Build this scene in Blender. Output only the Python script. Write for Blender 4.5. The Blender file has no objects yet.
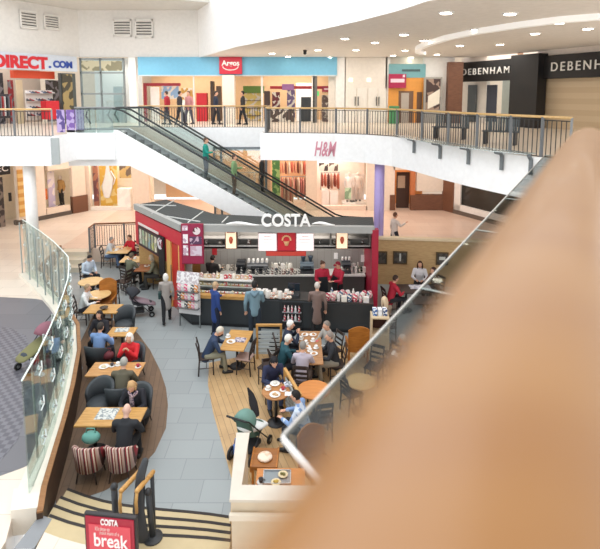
import bpy, bmesh, math, random
from mathutils import Vector, Matrix
random.seed(7)
SC = bpy.context.scene
COL = SC.collection
R = math.radians
PI = math.pi
# ---------------------------------------------------------------- camera model
FPX, YC, HC = 500.0, 151.0, 7.2
TILT = math.atan(57 / 500)
_c, _s = math.cos(TILT), math.sin(TILT)

def ray(u, v):
    a = (u - 300) / FPX; b = (YC - v) / FPX
    return Vector((a, _c + b * _s, -_s + b * _c))

def at(u, v, z=0.0):
    r = ray(u, v); k = (z - HC) / r.z
    return Vector((r.x * k, r.y * k, z))

def dp(u, v, y):
    r = ray(u, v); k = y / r.y
    return Vector((r.x * k, y, HC + r.z * k))

def on(u, v, p0, p1):
    d = Vector((p1[0] - p0[0], p1[1] - p0[1])); n = Vector((-d.y, d.x))
    r = ray(u, v); k = (n.x * p0[0] + n.y * p0[1]) / (n.x * r.x + n.y * r.y)
    return Vector((r.x * k, r.y * k, HC + r.z * k))

def lin(h):
    if isinstance(h, str):
        h = h.lstrip('#'); h = ''.join(q * 2 for q in h) if len(h) == 3 else h; c = [int(h[i:i + 2], 16) / 255 for i in (0, 2, 4)]
    else:
        c = [x / 255 for x in h]
    return tuple((x / 12.92 if x <= .04045 else ((x + .055) / 1.055) ** 2.4) for x in c) + (1,)

# ---------------------------------------------------------------- materials
MATS = {}
def mat(hexc, rough=.55, metal=0.0, kind='plain', c2=None, scale=6.0, emit=0.0, coat=0.0):
    key = (hexc, rough, metal, kind, c2, scale, emit, coat)
    if key in MATS: return MATS[key]
    m = bpy.data.materials.new('surface_%d' % len(MATS)); m.use_nodes = True
    nt = m.node_tree; N = nt.nodes; L = nt.links
    b = N['Principled BSDF']
    b.inputs['Roughness'].default_value = rough; b.inputs['Metallic'].default_value = metal
    if coat: b.inputs['Coat Weight'].default_value = coat
    col = lin(hexc); col2 = lin(c2) if c2 else tuple(min(1, x * .78) for x in col[:3]) + (1,)
    tc = N.new('ShaderNodeTexCoord')
    def ramp(fac, a, bb, p0=.35, p1=.65, const=False):
        r = N.new('ShaderNodeValToRGB'); r.color_ramp.elements[0].position = p0; r.color_ramp.elements[1].position = p1
        r.color_ramp.elements[0].color = a; r.color_ramp.elements[1].color = bb
        if const: r.color_ramp.interpolation = 'CONSTANT'
        L.new(fac, r.inputs[0]); return r.outputs[0]
    out = None
    if kind == 'plain':
        n = N.new('ShaderNodeTexNoise'); n.inputs['Scale'].default_value = scale; n.inputs['Detail'].default_value = 3
        L.new(tc.outputs['Object'], n.inputs['Vector'])
        out = ramp(n.outputs['Fac'], tuple(x * .965 for x in col[:3]) + (1,), tuple(min(1, x * 1.02) for x in col[:3]) + (1,))
    elif kind == 'wood':
        mp = N.new('ShaderNodeMapping'); mp.inputs['Scale'].default_value = (1.2, 9, 9)
        n = N.new('ShaderNodeTexNoise'); n.inputs['Scale'].default_value = scale * .5; n.inputs['Detail'].default_value = 5
        L.new(tc.outputs['Object'], mp.inputs['Vector']); L.new(mp.outputs[0], n.inputs['Vector'])
        out = ramp(n.outputs['Fac'], col2, col, .3, .7)
    elif kind in ('planks', 'tiles'):
        br = N.new('ShaderNodeTexBrick'); br.inputs['Scale'].default_value = 1.0
        mp = N.new('ShaderNodeMapping')
        L.new(tc.outputs['Object'], mp.inputs['Vector']); L.new(mp.outputs[0], br.inputs['Vector'])
        br.inputs['Color1'].default_value = col; br.inputs['Color2'].default_value = col2
        if kind == 'planks':
            mp.inputs['Rotation'].default_value = (0, 0, R(scale)); br.inputs['Brick Width'].default_value = 1.4; br.inputs['Row Height'].default_value = .13
            br.inputs['Mortar Size'].default_value = .006; br.inputs['Mortar'].default_value = tuple(x * .6 for x in col2[:3]) + (1,)
            n = N.new('ShaderNodeTexNoise'); n.inputs['Scale'].default_value = 3; n.inputs['Detail'].default_value = 6
            mx = N.new('ShaderNodeMix'); mx.data_type = 'RGBA'; mx.blend_type = 'MULTIPLY'; mx.inputs[0].default_value = .35
            L.new(tc.outputs['Object'], n.inputs['Vector']); L.new(br.outputs['Color'], mx.inputs[6]); L.new(n.outputs['Fac'], mx.inputs[7])
            out = mx.outputs[2]
        else:
            br.offset = 0.5; br.inputs['Brick Width'].default_value = scale; br.inputs['Row Height'].default_value = scale * .6
            br.inputs['Mortar Size'].default_value = .008; br.inputs['Mortar'].default_value = tuple(x * .8 for x in col2[:3]) + (1,)
            out = br.outputs['Color']
    elif kind == 'checker':
        ck = N.new('ShaderNodeTexChecker'); ck.inputs['Scale'].default_value = scale
        ck.inputs['Color1'].default_value = col; ck.inputs['Color2'].default_value = col2
        L.new(tc.outputs['Object'], ck.inputs['Vector']); out = ck.outputs['Color']
    elif kind in ('stripes', 'hstripes'):
        sp = N.new('ShaderNodeSeparateXYZ'); L.new(tc.outputs['Object'], sp.inputs[0])
        ma = N.new('ShaderNodeMath'); ma.operation = 'MULTIPLY'; ma.inputs[1].default_value = scale
        L.new(sp.outputs[0 if kind == 'stripes' else 2], ma.inputs[0])
        fr = N.new('ShaderNodeMath'); fr.operation = 'FRACT'; L.new(ma.outputs[0], fr.inputs[0])
        r = N.new('ShaderNodeValToRGB'); r.color_ramp.interpolation = 'CONSTANT'
        cols = [col, col2] if kind == 'hstripes' else [col, lin('#5a3a38'), col2, lin('#e8d8c8'), lin('#8a4038'), lin('#b8a090')]
        e = r.color_ramp.elements
        for i, cc in enumerate(cols):
            q = e[i] if i < 2 else e.new(i / len(cols))
            q.position = i / len(cols); q.color = cc
        L.new(fr.outputs[0], r.inputs[0]); out = r.outputs[0]
    elif kind == 'speckle':
        vo = N.new('ShaderNodeTexVoronoi'); vo.inputs['Scale'].default_value = scale
        L.new(tc.outputs['Object'], vo.inputs['Vector'])
        sp = N.new('ShaderNodeSeparateColor'); L.new(vo.outputs['Color'], sp.inputs[0])
        out = ramp(sp.outputs[0], col, col2, .45, .55, True)
    L.new(out, b.inputs['Base Color'])
    if emit:
        L.new(out, b.inputs['Emission Color']); b.inputs['Emission Strength'].default_value = emit
    MATS[key] = m
    return m

def glass_mat(tint, amount, rough=.03, refl=.5):
    key = ('glass', tint, amount, rough, refl)
    if key in MATS: return MATS[key]
    m = bpy.data.materials.new('glass_%d' % len(MATS)); m.use_nodes = True
    nt = m.node_tree; N = nt.nodes; L = nt.links; N.clear()
    o = N.new('ShaderNodeOutputMaterial'); t = N.new('ShaderNodeBsdfTransparent'); g = N.new('ShaderNodeBsdfGlossy')
    t.inputs[0].default_value = lin(tint); g.inputs['Roughness'].default_value = rough; g.inputs[0].default_value = (.95, 1, 1, 1)
    f = N.new('ShaderNodeLayerWeight'); f.inputs['Blend'].default_value = .5
    pw = N.new('ShaderNodeMath'); pw.operation = 'POWER'; pw.inputs[1].default_value = 4.5; L.new(f.outputs['Facing'], pw.inputs[0])
    ad = N.new('ShaderNodeMath'); ad.operation = 'MULTIPLY_ADD'; ad.use_clamp = True; ad.inputs[1].default_value = refl; ad.inputs[2].default_value = amount
    mx = N.new('ShaderNodeMixShader')
    L.new(pw.outputs[0], ad.inputs[0]); L.new(ad.outputs[0], mx.inputs[0]); L.new(t.outputs[0], mx.inputs[1]); L.new(g.outputs[0], mx.inputs[2])
    L.new(mx.outputs[0], o.inputs[0]); MATS[key] = m
    return m

WHITE = mat('#f4f2ee', .6); CREAM = mat('#efe6da', .6); BLACK = mat('#242528', .45); CHAR = mat('#36383b', .5)
STEEL = mat('#9a9c9c', .3, .8); GREY = mat('#8d9092', .5); DARKWOOD = mat('#382a24', .45, 0, 'wood', '#271d19')
OAK = mat('#d0a05e', .4, 0, 'wood', '#b38242'); PALEOAK = mat('#e0bd86', .4, 0, 'wood', '#cfa468')
TAN = mat('#b9762f', .45, 0, 'wood', '#9a5c20'); RED = mat('#c3263a', .4); COSTA = mat('#a31d38', .4)
GLASS = glass_mat('#e8f2ee', .04); GLASSG = glass_mat('#e2eae8', .10); GLASSE = glass_mat('#f0f5f3', .07); SHOPGLASS = glass_mat('#f4f8f8', .02)

# ---------------------------------------------------------------- mesh builder
class MB:
    def __init__(self): self.v = []; self.f = []; self.m = []; self.mi = 0
    def add(self, vs, fs):
        o = len(self.v); self.v += [Vector(x) for x in vs]
        for f in fs: self.f.append([o + i for i in f]); self.m.append(self.mi)
        return self
    def box(self, cx, cy, cz, sx, sy, sz, rz=0.0, rx=0.0):
        M = Matrix.Translation((cx, cy, cz)) @ Matrix.Rotation(rz, 4, 'Z') @ Matrix.Rotation(rx, 4, 'X')
        p = [M @ Vector((a * sx / 2, b * sy / 2, c * sz / 2)) for c in (-1, 1) for b in (-1, 1) for a in (-1, 1)]
        return self.add(p, [(0, 2, 3, 1), (4, 5, 7, 6), (0, 1, 5, 4), (2, 6, 7, 3), (0, 4, 6, 2), (1, 3, 7, 5)])
    def bx(self, x0, x1, y0, y1, z0, z1):
        return self.box((x0 + x1) / 2, (y0 + y1) / 2, (z0 + z1) / 2, abs(x1 - x0), abs(y1 - y0), abs(z1 - z0))
    def tube(self, pts, rad, seg=8, lat=None, ry=None, cap=True):
        pts = [Vector(p) for p in pts]; n = len(pts)
        if not isinstance(rad, (list, tuple)): rad = [rad] * n
        ry = ry or rad
        vs = []; fs = []; prev = None
        for i, p in enumerate(pts):
            d = (pts[min(i + 1, n - 1)] - pts[max(i - 1, 0)])
            d = d.normalized() if d.length > 1e-9 else Vector((0, 0, 1))
            a = Vector(lat) if lat is not None else (prev if prev is not None else (Vector((1, 0, 0)) if abs(d.x) < .8 else Vector((0, 1, 0))))
            a = (a - d * a.dot(d)).normalized(); b = d.cross(a); prev = a
            for k in range(seg):
                t = 2 * PI * k / seg
                vs.append(p + a * (rad[i] * math.cos(t)) + b * (ry[i] * math.sin(t)))
        for i in range(n - 1):
            for k in range(seg):
                k2 = (k + 1) % seg
                fs.append((i * seg + k, i * seg + k2, (i + 1) * seg + k2, (i + 1) * seg + k))
        if cap:
            fs.append(tuple(reversed(range(seg)))); fs.append(tuple((n - 1) * seg + k for k in range(seg)))
        return self.add(vs, fs)
    def limb(self, pts, rad, seg=10, lat=None, ry=None):
        pts = [Vector(p) for p in pts]; ry = ry or rad
        d0 = (pts[0] - pts[1]).normalized(); d1 = (pts[-1] - pts[-2]).normalized()
        P = [pts[0] + d0 * rad[0] * .8, pts[0] + d0 * rad[0] * .5] + pts + [pts[-1] + d1 * rad[-1] * .5, pts[-1] + d1 * rad[-1] * .8]
        q = lambda r: [r[0] * .45, r[0] * .85] + list(r) + [r[-1] * .85, r[-1] * .45]
        return self.tube(P, q(rad), seg, lat, q(ry))
    def ball(self, c, r, seg=12, rings=8, M=None):
        rx, ry, rz = (r, r, r) if not isinstance(r, (tuple, list)) else r
        vs = []; fs = []; M = M or Matrix.Identity(3); c = Vector(c)
        vs.append(c + M @ Vector((0, 0, -rz)))
        for i in range(1, rings):
            t = PI * i / rings - PI / 2
            for k in range(seg):
                a = 2 * PI * k / seg
                vs.append(c + M @ Vector((rx * math.cos(t) * math.cos(a), ry * math.cos(t) * math.sin(a), rz * math.sin(t))))
        vs.append(c + M @ Vector((0, 0, rz)))
        for k in range(seg):
            k2 = (k + 1) % seg
            fs.append((0, 1 + k2, 1 + k))
            for i in range(rings - 2):
                fs.append((1 + i * seg + k, 1 + i * seg + k2, 1 + (i + 1) * seg + k2, 1 + (i + 1) * seg + k))
            fs.append((1 + (rings - 2) * seg + k, 1 + (rings - 2) * seg + k2, len(vs) - 1))
        return self.add(vs, fs)
    def lathe(self, prof, c=(0, 0, 0), seg=16):
        vs = []; fs = []; n = len(prof)
        for r, z in prof:
            for k in range(seg):
                a = 2 * PI * k / seg; vs.append((c[0] + r * math.cos(a), c[1] + r * math.sin(a), c[2] + z))
        for i in range(n - 1):
            for k in range(seg):
                k2 = (k + 1) % seg; fs.append((i * seg + k, i * seg + k2, (i + 1) * seg + k2, (i + 1) * seg + k))
        fs.append(tuple(reversed(range(seg)))); fs.append(tuple((n - 1) * seg + k for k in range(seg)))
        return self.add(vs, fs)
    def prism(self, poly, z0, z1):
        a = sum(poly[i][0] * poly[(i + 1) % len(poly)][1] - poly[(i + 1) % len(poly)][0] * poly[i][1] for i in range(len(poly)))
        if a < 0: poly = list(reversed(poly))
        n = len(poly)
        vs = [(p[0], p[1], z0) for p in poly] + [(p[0], p[1], z1) for p in poly]
        fs = [tuple(reversed(range(n))), tuple(range(n, 2 * n))] + [(i, (i + 1) % n, n + (i + 1) % n, n + i) for i in range(n)]
        return self.add(vs, fs)
    def strip(self, line, thick, z0, z1):
        """wall of given thickness along an open polyline (to its left)"""
        L = [Vector((p[0], p[1])) for p in line]; off = []
        for i, p in enumerate(L):
            d = (L[min(i + 1, len(L) - 1)] - L[max(i - 1, 0)]).normalized(); off.append(p + Vector((-d.y, d.x)) * thick)
        for i in range(len(L) - 1):
            self.prism([L[i], L[i + 1], off[i + 1], off[i]], z0, z1)
        return self
    def xform(self, M):
        self.v = [M @ p for p in self.v]; return self
    def build(self, name, m, parent=None, loc=(0, 0, 0), rz=0.0, smooth=False, bevel=0.0, label=None, cat=None, group=None, kind=None):
        me = bpy.data.meshes.new(name); me.from_pydata([tuple(p) for p in self.v], [], self.f)
        ms = m if isinstance(m, (list, tuple)) else [m]
        for q in ms: me.materials.append(q)
        if len(ms) > 1: me.polygons.foreach_set('material_index', self.m)
        if smooth: me.polygons.foreach_set('use_smooth', [True] * len(me.polygons))
        me.update()
        o = bpy.data.objects.new(name, me); COL.objects.link(o); o.location = loc; o.rotation_euler = (0, 0, rz)
        if parent: o.parent = parent
        if bevel:
            b = o.modifiers.new('bevel', 'BEVEL'); b.width = bevel; b.segments = 2; b.limit_method = 'ANGLE'
        return tag(o, label, cat, group, kind)

def tag(o, label=None, cat=None, group=None, kind=None):
    if label: o['label'] = label
    if cat: o['category'] = cat
    if group: o['group'] = group
    if kind: o['kind'] = kind
    return o

def thing(name, label, cat, loc=(0, 0, 0), rz=0.0, group=None):
    o = bpy.data.objects.new(name, None); COL.objects.link(o); o.location = loc; o.rotation_euler = (0, 0, rz)
    o.empty_display_size = .1
    return tag(o, label, cat, group)

def struct(name, mb, m, **k): return mb.build(name, m, kind='structure', **k)

def dup(root, loc, rz, label=None, group=None):
    r = root.copy(); COL.objects.link(r); r.location = loc; r.rotation_euler = (0, 0, rz)
    if label: r['label'] = label
    if group: r['group'] = group
    for ch in list(root.children):
        c = ch.copy(); COL.objects.link(c); c.parent = r
        for g in list(ch.children):
            d = g.copy(); COL.objects.link(d); d.parent = c
    return r

def text_mesh(name, s, width, height, depth, m, parent=None, loc=(0, 0, 0), rz=0.0, flat=False, label=None, cat=None, fat=0.0, space=1.0, shear=0.0):
    """writing whose box is width x height, centred on loc, standing in the XZ plane and facing -Y"""
    cu = bpy.data.curves.new(name, 'FONT'); cu.body = s; cu.extrude = .05; cu.offset = fat; cu.space_character = space; cu.shear = shear
    t = bpy.data.objects.new('tmp_' + name, cu); COL.objects.link(t)
    dg = bpy.context.evaluated_depsgraph_get()
    me = bpy.data.meshes.new_from_object(t.evaluated_get(dg)); me.name = name
    bpy.data.objects.remove(t)
    xs = [v.co.x for v in me.vertices]; ys = [v.co.y for v in me.vertices]
    x0, x1, y0, y1 = min(xs), max(xs), min(ys), max(ys)
    for v in me.vertices:
        x = (v.co.x - (x0 + x1) / 2) * width / (x1 - x0); y = (v.co.y - (y0 + y1) / 2) * height / (y1 - y0); z = v.co.z / .05 * depth / 2
        v.co = (x, -z, y)
    me.materials.clear(); me.materials.append(m)
    o = bpy.data.objects.new(name, me); COL.objects.link(o); o.location = loc; o.rotation_euler = (0, 0, rz)
    if parent: o.parent = parent
    return tag(o, label, cat)
# ================================================================ THE SETTING
MZ, UZ = 0.6, 5.6            # mall floor and upper floor; the sunken cafe floor is 0
tile_grey = mat('#9ba1a2', .4, 0, 'tiles', '#93999a', .9)
wood_dark = mat('#84684f', .5, 0, 'planks', '#785e48', 80)
wood_lite = mat('#d8b484', .38, 0, 'planks', '#cda676', 70)
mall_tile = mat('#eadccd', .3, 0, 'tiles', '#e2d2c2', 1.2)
inlay = mat('#78767b', .4, 0, 'tiles', '#706e73', 1.5)
inlay2 = mat('#77757c', .4, 0, 'checker', '#5e5c64', 9.0)
stone = mat('#ece3d4', .5)

curve = [(-4.05, 6.72), (-4.3, 7.43), (-4.49, 8.38), (-4.76, 9.36), (-5.13, 10.57), (-5.67, 12.12), (-6.32, 13.51), (-7.28, 14.79)]
back = [(-8.4, 16.3), (-9.9, 18.4), (-10.3, 20.85)]
cafe_edge = curve + back
st_l = Vector((-4.05, 7.2)); 
# cafe floor (grey tile), then the two timber areas laid 6 mm proud of it
struct('cafe_floor', MB().prism([(-4.1, 6.6), (7.5, 6.2), (7.5, 18.4), (2.6, 18.4), (2.6, 20.9), (-10.35, 20.9)] + list(reversed([(p[0] - .05, p[1]) for p in cafe_edge[1:]])), -.2, 0), tile_grey)
rc = [at(u, v, 0)[:2] for u, v in ((92, 318), (126, 322), (139, 335), (150, 350), (160, 370), (166, 388), (168, 405), (166, 428), (155, 452), (135, 474), (104, 491))]
struct('cafe_floor', MB().prism([(-4.28, 8.0)] + [(p[0] + .02, p[1]) for p in curve[2:6]] + [(-5.75, 12.5), (-6.3, 13.3)] + rc, 0, .006), wood_dark)
rl = [at(u, v, 0)[:2] for u, v in ((209, 363), (208, 385), (213, 412), (222, 445), (232, 480))]
struct('cafe_floor', MB().prism(rl + [(-1.1, 6.9), (7.4, 6.4), (7.4, 14.0), (3.0, 13.85), at(300, 348, 0)[:2], at(250, 355, 0)[:2]], 0, .006), wood_lite)
# mall floor around the sunken cafe
left_edge = [(p[0] - .32, p[1]) for p in curve]
struct('mall_floor', MB().prism([(-26, 2), (-3.6, 2), (-3.6, 6.3), (-4.36, 6.45)] + left_edge + [(p[0] - .1, p[1]) for p in back] + [(-10.4, 31), (-26, 31)], -.2, MZ), mall_tile)
struct('mall_floor', MB().prism([(-10.4, 20.9), (2.6, 20.9), (2.6, 18.5), (18, 18.5), (18, 31), (-10.4, 31)], -.2, MZ), mat('#e3ccba', .3, 0, 'tiles', '#dbc2b0', 1.2))  # tiles tinted pinker to carry the warm light under the bridge
struct('mall_floor', MB().prism([(-3.6, 2), (9, 2), (9, 5.9), (-.9, 5.95), (-1.0, 6.5), (-3.88, 6.95)], .3, MZ), mall_tile)
gi = [at(u, v, MZ)[:2] for u, v in ((-60, 296), (0, 297), (36, 299), (62, 304))]
gj = [(p[0] - .36, p[1]) for p in reversed(curve[2:6])] + [at(40, 460, MZ)[:2], at(22, 468, MZ)[:2], at(0, 476, MZ)[:2], at(-80, 490, MZ)[:2]]
struct('mall_floor', MB().prism(gi + [(-6.4, 13.3)] + gj, MZ, MZ + .004), inlay)
gk = [at(u, v, MZ)[:2] for u, v in ((-80, 326), (8, 327), (26, 336), (34, 360), (30, 400), (18, 440), (0, 462), (-80, 480))]
struct('mall_floor', MB().prism(gk, MZ + .004, MZ + .008), inlay2)
struct('mall_floor', MB().prism([at(u, v, MZ)[:2] for u, v in ((14, 549), (40, 515), (52, 519), (34, 549))], MZ, MZ + .005), mat('#8b8d90', .4))

struct('mall_floor', MB().prism([(7.45, 4), (18, 4), (18, 18.55), (7.45, 18.55)], -.2, MZ), mall_tile)
struct('mall_floor', MB().prism([(-26, -4), (12, -4), (12, 2.02), (-26, 2.02)], .3, MZ), mall_tile)
# retaining wall of the cafe: timber lining inside, pale stone curb on the mall side
struct('wall_left', MB().strip([(-4.02, 7.12), (-4.2, 7.6)] + [(p[0] + .07, p[1]) for p in curve[2:] + back], .09, -.05, .73), mat('#4c3728', .5, 0, 'wood', '#3c2a1e'), smooth=False)  # dark brown face: the shadow on the lining is put into the wood colour
struct('trim_left', MB().strip([(-4.0, 7.10), (-4.19, 7.6)] + [(p[0] + .08, p[1]) for p in curve[2:] + back], .09, .73, .76), mat('#a37448', .45, 0, 'wood', '#8a5e38'))
def chord(line, n):
    out = []
    L = [Vector(p) for p in line]; seg = [(L[i + 1] - L[i]).length for i in range(len(L) - 1)]; T = sum(seg)
    for k in range(n + 1):
        d = T * k / n; i = 0
        while i < len(seg) - 1 and d > seg[i]: d -= seg[i]; i += 1
        out.append(L[i].lerp(L[i + 1], min(1, d / seg[i])))
    return out
gl_line = [(-4.33, 7.45)] + [(p[0] - .05, p[1]) for p in curve[2:]] + [(-8.55, 16.2), (-10.0, 17.75)]
ch = chord(gl_line, 13)
curb = MB()
for i in range(len(ch) - 1):
    d = (ch[i + 1] - ch[i]).normalized(); n = Vector((-d.y, d.x)); a = ch[i] - n * .02; b = ch[i + 1] - n * .02
    curb.prism([a + n * -.04, b + n * -.04, b + n * .32, a + n * .32], .3, .72)
struct('trim_left', curb, stone)
struct('trim_left', MB().prism([(-4.52, 7.12), (-4.12, 7.18), (-4.25, 7.62), (-4.72, 7.56)], .3, .74), stone)

# steps down into the cafe from the near side
nos = []
L0 = [Vector(at(u, v, .15 * (i + 1))[:2]) for i, (u, v) in enumerate(((68, 488), (61, 496), (55, 504.5), (50, 514)))]
R0 = [Vector(at(u, v, .15 * (i + 1))[:2]) for i, (u, v) in enumerate(((231, 516), (231, 524), (231, 531.5), (231, 539)))]
print('steps', L0, R0)
stm, nosm = MB(), MB()
for i in range(4):
    z1 = .15 * (i + 1)
    def arc(k, off=0):
        l, r = L0[k], R0[k]; pts = []
        for q in range(9):
            t = q / 8; p = l.lerp(r, t); p = p + Vector((0, -.22 * math.sin(PI * t) * (1 - t) + off)); pts.append(p)
        return pts
    f = arc(i); bk = [p - Vector((0, .6)) for p in f] if i < 3 else [p - Vector((0, .3)) for p in f]
    stm.prism(f + list(reversed(bk)), z1 - .15, z1 + (.001 if i == 3 else 0))
    g = [p - Vector((0, .052)) for p in f]
    nosm.prism(f + list(reversed(g)), z1, z1 + .006)
st = thing('steps', 'four pale stone steps with black nosing strips leading down into the cafe', 'steps', (0, 0, 0)); st['kind'] = 'structure'
stm.build('stair_treads', mat('#c4b088', .5), st); nosm.build('nosing_strips', mat('#2b2523', .7), st)
# small steps at the far end of the cafe
fs = MB()
for i in range(3): fs.bx(-10.1, -8.95, 19.6 + i * .4, 20.88, .2 * i, .2 * (i + 1))
struct('steps', fs, mat('#d9cdb8', .5), label='three low beige steps behind the pale-shirted man at the far end of the seating', cat='steps')

# L-shaped half wall right of the steps
hw = thing('half_wall', 'cream L-shaped half wall with pale stone cap beside the steps', 'wall'); hw['kind'] = 'structure'
hp = [(-1.06, 7.74), (-.84, 7.74), (-.84, 6.62), (4.5, 6.55), (4.5, 6.3), (-.98, 6.35)]
MB().prism([(-1.04, 7.71), (-.87, 7.71), (-.87, 6.6), (4.5, 6.52), (4.5, 6.33), (-.96, 6.38)], 0, 1.56).build('body', mat('#d3c3aa', .6), hw)
MB().prism(hp, 1.56, 1.6).build('wall_cap', mat('#cfc6b8', .5), hw)
MB().prism([(-.98, 6.34), (4.5, 6.3), (4.5, 6.24), (-.98, 6.28)], 1.34, 1.42).build('skirting_rail', mat('#ddd2c0', .5), hw)

# timber-lined wall at the right end of the cafe
struct('wall_right', MB().prism([(2.75, 18.4), (7.5, 17.9), (7.5, 18.1), (2.75, 18.6)], -.1, 1.75), mat('#c9a878', .5, 0, 'wood', '#b79466'))
struct('trim_right', MB().prism([(2.7, 18.36), (7.5, 17.86), (7.5, 18.14), (2.7, 18.64)], 1.75, 1.83), mat('#e6d2ae', .5))

# ---------------------------------------------------------------- ground-floor shop fronts
FY = 28.0
pink = mat('#f0dcc8', .6); brown = mat('#80563e', .5, 0, 'wood', '#6a4431')
def piece(name, u0, v0, u1, v1, y, d, m, **k):
    a, b = dp(u0, v0, y), dp(u1, v1, y)
    z0 = max(b.z, k.pop('zmin', -9))
    return struct(name, MB().bx(a.x, b.x, y, y + d, z0, a.z), m, **k)
CZ = 5.0
struct('wall_back', MB().bx(-24, 16, 32.5, 32.7, MZ, 12.5), mat('#ead9c4', .7))
lw0, lw1 = (-12.0, 28.0), (-14.6, 24.4)       # angled wall at left, ground floor
lw2 = (-19.0, 18.0)
def seg(name, p0, p1, s0, s1, z0, z1, m, th=.25, out=0.0, **k):
    d = Vector((p1[0] - p0[0], p1[1] - p0[1])).normalized(); n = Vector((-d.y, d.x))
    if n.dot(Vector(p0)) < 0: n = -n
    a = Vector(p0) + d * s0 - n * out; b = Vector(p0) + d * s1 - n * out
    return MB().prism([a, b, b + n * th, a + n * th], z0, z1).build(name, m, **k)
def S(u, v, p0, p1):
    q = on(u, v, p0, p1); d = Vector((p1[0] - p0[0], p1[1] - p0[1])).normalized()
    return (Vector((q.x, q.y)) - Vector(p0)).dot(d), q.z
def segpx(name, p0, p1, u0, v0, u1, v1, m, th=.25, out=0.0, z0=None, z1=None, **k):
    s0, za = S(u0, v0, p0, p1); s1, zb = S(u1, v1, p0, p1)
    return seg(name, p0, p1, min(s0, s1), max(s0, s1), zb if z0 is None else z0, za if z1 is None else z1, m, th, out, **k)
# left angled wall: dark shop at the very left, lit window with posters
segpx('wall_left', lw0, lw1, 15, 160, 47, 222, pink, z0=MZ, z1=CZ, kind='structure')
segpx('wall_left', lw0, lw1, 71, 160, 87, 215, pink, z0=MZ, z1=CZ, kind='structure')
segpx('wall_left', lw0, lw1, 47, 160, 71, 168, pink, z1=CZ, kind='structure')
segpx('wall_left', lw0, lw1, 47, 209, 71, 222, pink, z0=MZ, kind='structure')
segpx('wall_left', lw0, lw1, -90, 150, 0, 166, pink, z1=CZ, kind='structure')
segpx('trim_left', lw0, lw1, 15, 214, 72, 222, mat('#5a5048', .5), z0=MZ, z1=MZ + .22, out=.04, kind='structure')
segpx('trim_left', lw0, lw1, 72, 197, 88, 213, brown, z0=MZ, out=.05, kind='structure')
struct('wall_left', MB().prism([(-13.3, 28.9), (-16.0, 25.2), (-20, 25.2), (-20, 29.3), (-13.3, 29.3)], MZ, CZ), mat('#f7e9cf', .6))
# front wall of the ground floor, left to right
piece('wall_front', 82, 155, 91, 213, FY, .3, pink, zmin=MZ)
piece('wall_front', 131, 155, 150, 213, FY, .3, pink, zmin=MZ)
piece('wall_front', 91, 207, 131, 213, FY, .3, mat('#f6efe6', .5), zmin=MZ)
struct('wall_front', MB().bx(-12, 5, FY - .02, FY + .3, 4.15, CZ + .5), pink)
struct('wall_front', MB().bx(-12.0, -8.7, FY + 1.2, FY + 1.35, MZ, 4.6), mat('#fdf3e0', .7))
piece('wall_front', 262, 155, 271, 215, FY, .3, mat('#c9a183', .6), zmin=MZ)
piece('wall_front', 306, 155, 317, 215, FY, .3, pink, zmin=MZ)
piece('wall_front', 367, 155, 394, 215, FY, .3, mat('#f3e4d4', .6), zmin=MZ)
piece('wall_front', 317, 206, 367, 216, FY, .3, mat('#f1dccb', .5), zmin=MZ)
struct('wall_front', MB().bx(dp(317, 200, FY).x, dp(367, 200, FY).x, FY + 1.4, FY + 1.5, MZ, 4.4), mat('#fbeadb', .7))
struct('wall_front', MB().bx(-8.6, .8, 31.6, 31.8, MZ, 5.0), mat('#e2b489', .7))
# right part: dark doorway, brown dado wall, angled wall with dark window
piece('wall_front', 394, 155, 445, 170, FY, .3, pink)
piece('wall_front', 417, 168, 445, 191, FY, .3, mat('#efe2d2', .6))
piece('trim_front', 411, 195, 445, 216, FY - .03, .3, brown, zmin=MZ)
piece('trim_front', 390, 195, 395, 216, FY - .03, .3, brown, zmin=MZ)
struct('wall_front', MB().bx(dp(394, 200, FY).x, dp(430, 200, FY).x, FY + 1.8, FY + 1.9, MZ, 4.8), mat('#e79a55', .7))
rw0, rw1 = (8.2, 28.0), (13.2, 19.0)
seg('wall_right', rw0, rw1, -.1, .75, MZ, CZ, brown, out=.06, kind='structure')
seg('wall_right', rw0, rw1, .75, 10.5, MZ, 1.15, WHITE, kind='structure')
seg('wall_right', rw0, rw1, .75, 10.5, 3.9, CZ, WHITE, kind='structure')
seg('wall_right', rw0, rw1, .75, 1.2, MZ, CZ, WHITE, kind='structure')
seg('wall_right', rw0, rw1, .8, 10.5, MZ, CZ, BLACK, th=.1, out=-1.2, kind='structure')
wn = seg('window_1', rw0, rw1, 1.2, 7.5, 1.15, 3.9, glass_mat('#59585a', .06), th=.03, out=-.1, kind='structure')
seg('trim_right', rw0, rw1, 5.0, 5.12, 1.15, 3.9, mat('#c9c6c0', .5), th=.1, out=0, kind='structure')
seg('baseboard_right', rw0, rw1, .75, 10.5, MZ, MZ + .22, mat('#6a5e54', .5), out=.05, kind='structure')

# ---------------------------------------------------------------- bridge and upper floor
edgeL = [(-20, 18.0), (-9.0, 18.0)]
edge = [(-9.0, 18.0), (-8.9, 19.7), (-7.45, 19.7), (-7.45, 22.9), (-1.45, 22.9), (-1.45, 19.55), (0, 19.5), (1.4, 19.3), (2.5, 18.8), (3.4, 17.9), (3.95, 16.6), (4.4, 15.1), (4.85, 13.9), (5.35, 12.85), (5.75, 12.1)]
near = Vector((.514, .857)); nrm = Vector((.857, -.514))
e0 = Vector((5.75, 12.1)); slab_near = [e0 + nrm * .75, e0 + nrm * .75 - near * 14.2]
slab = edgeL[:1] + edge + [tuple(p) for p in slab_near] + [(9, -2.5), (15, -2.5), (15, 33), (-20, 33)]
struct('upper_floor', MB().prism(slab, 5.2, UZ), mat('#e6d8c8', .35))
fas = [edgeL[0]] + edge + [tuple(p) for p in slab_near]
struct('trim_front', MB().strip(fas, -.12, 4.62, UZ + .08), mat('#fbfbfb', .5))
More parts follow.
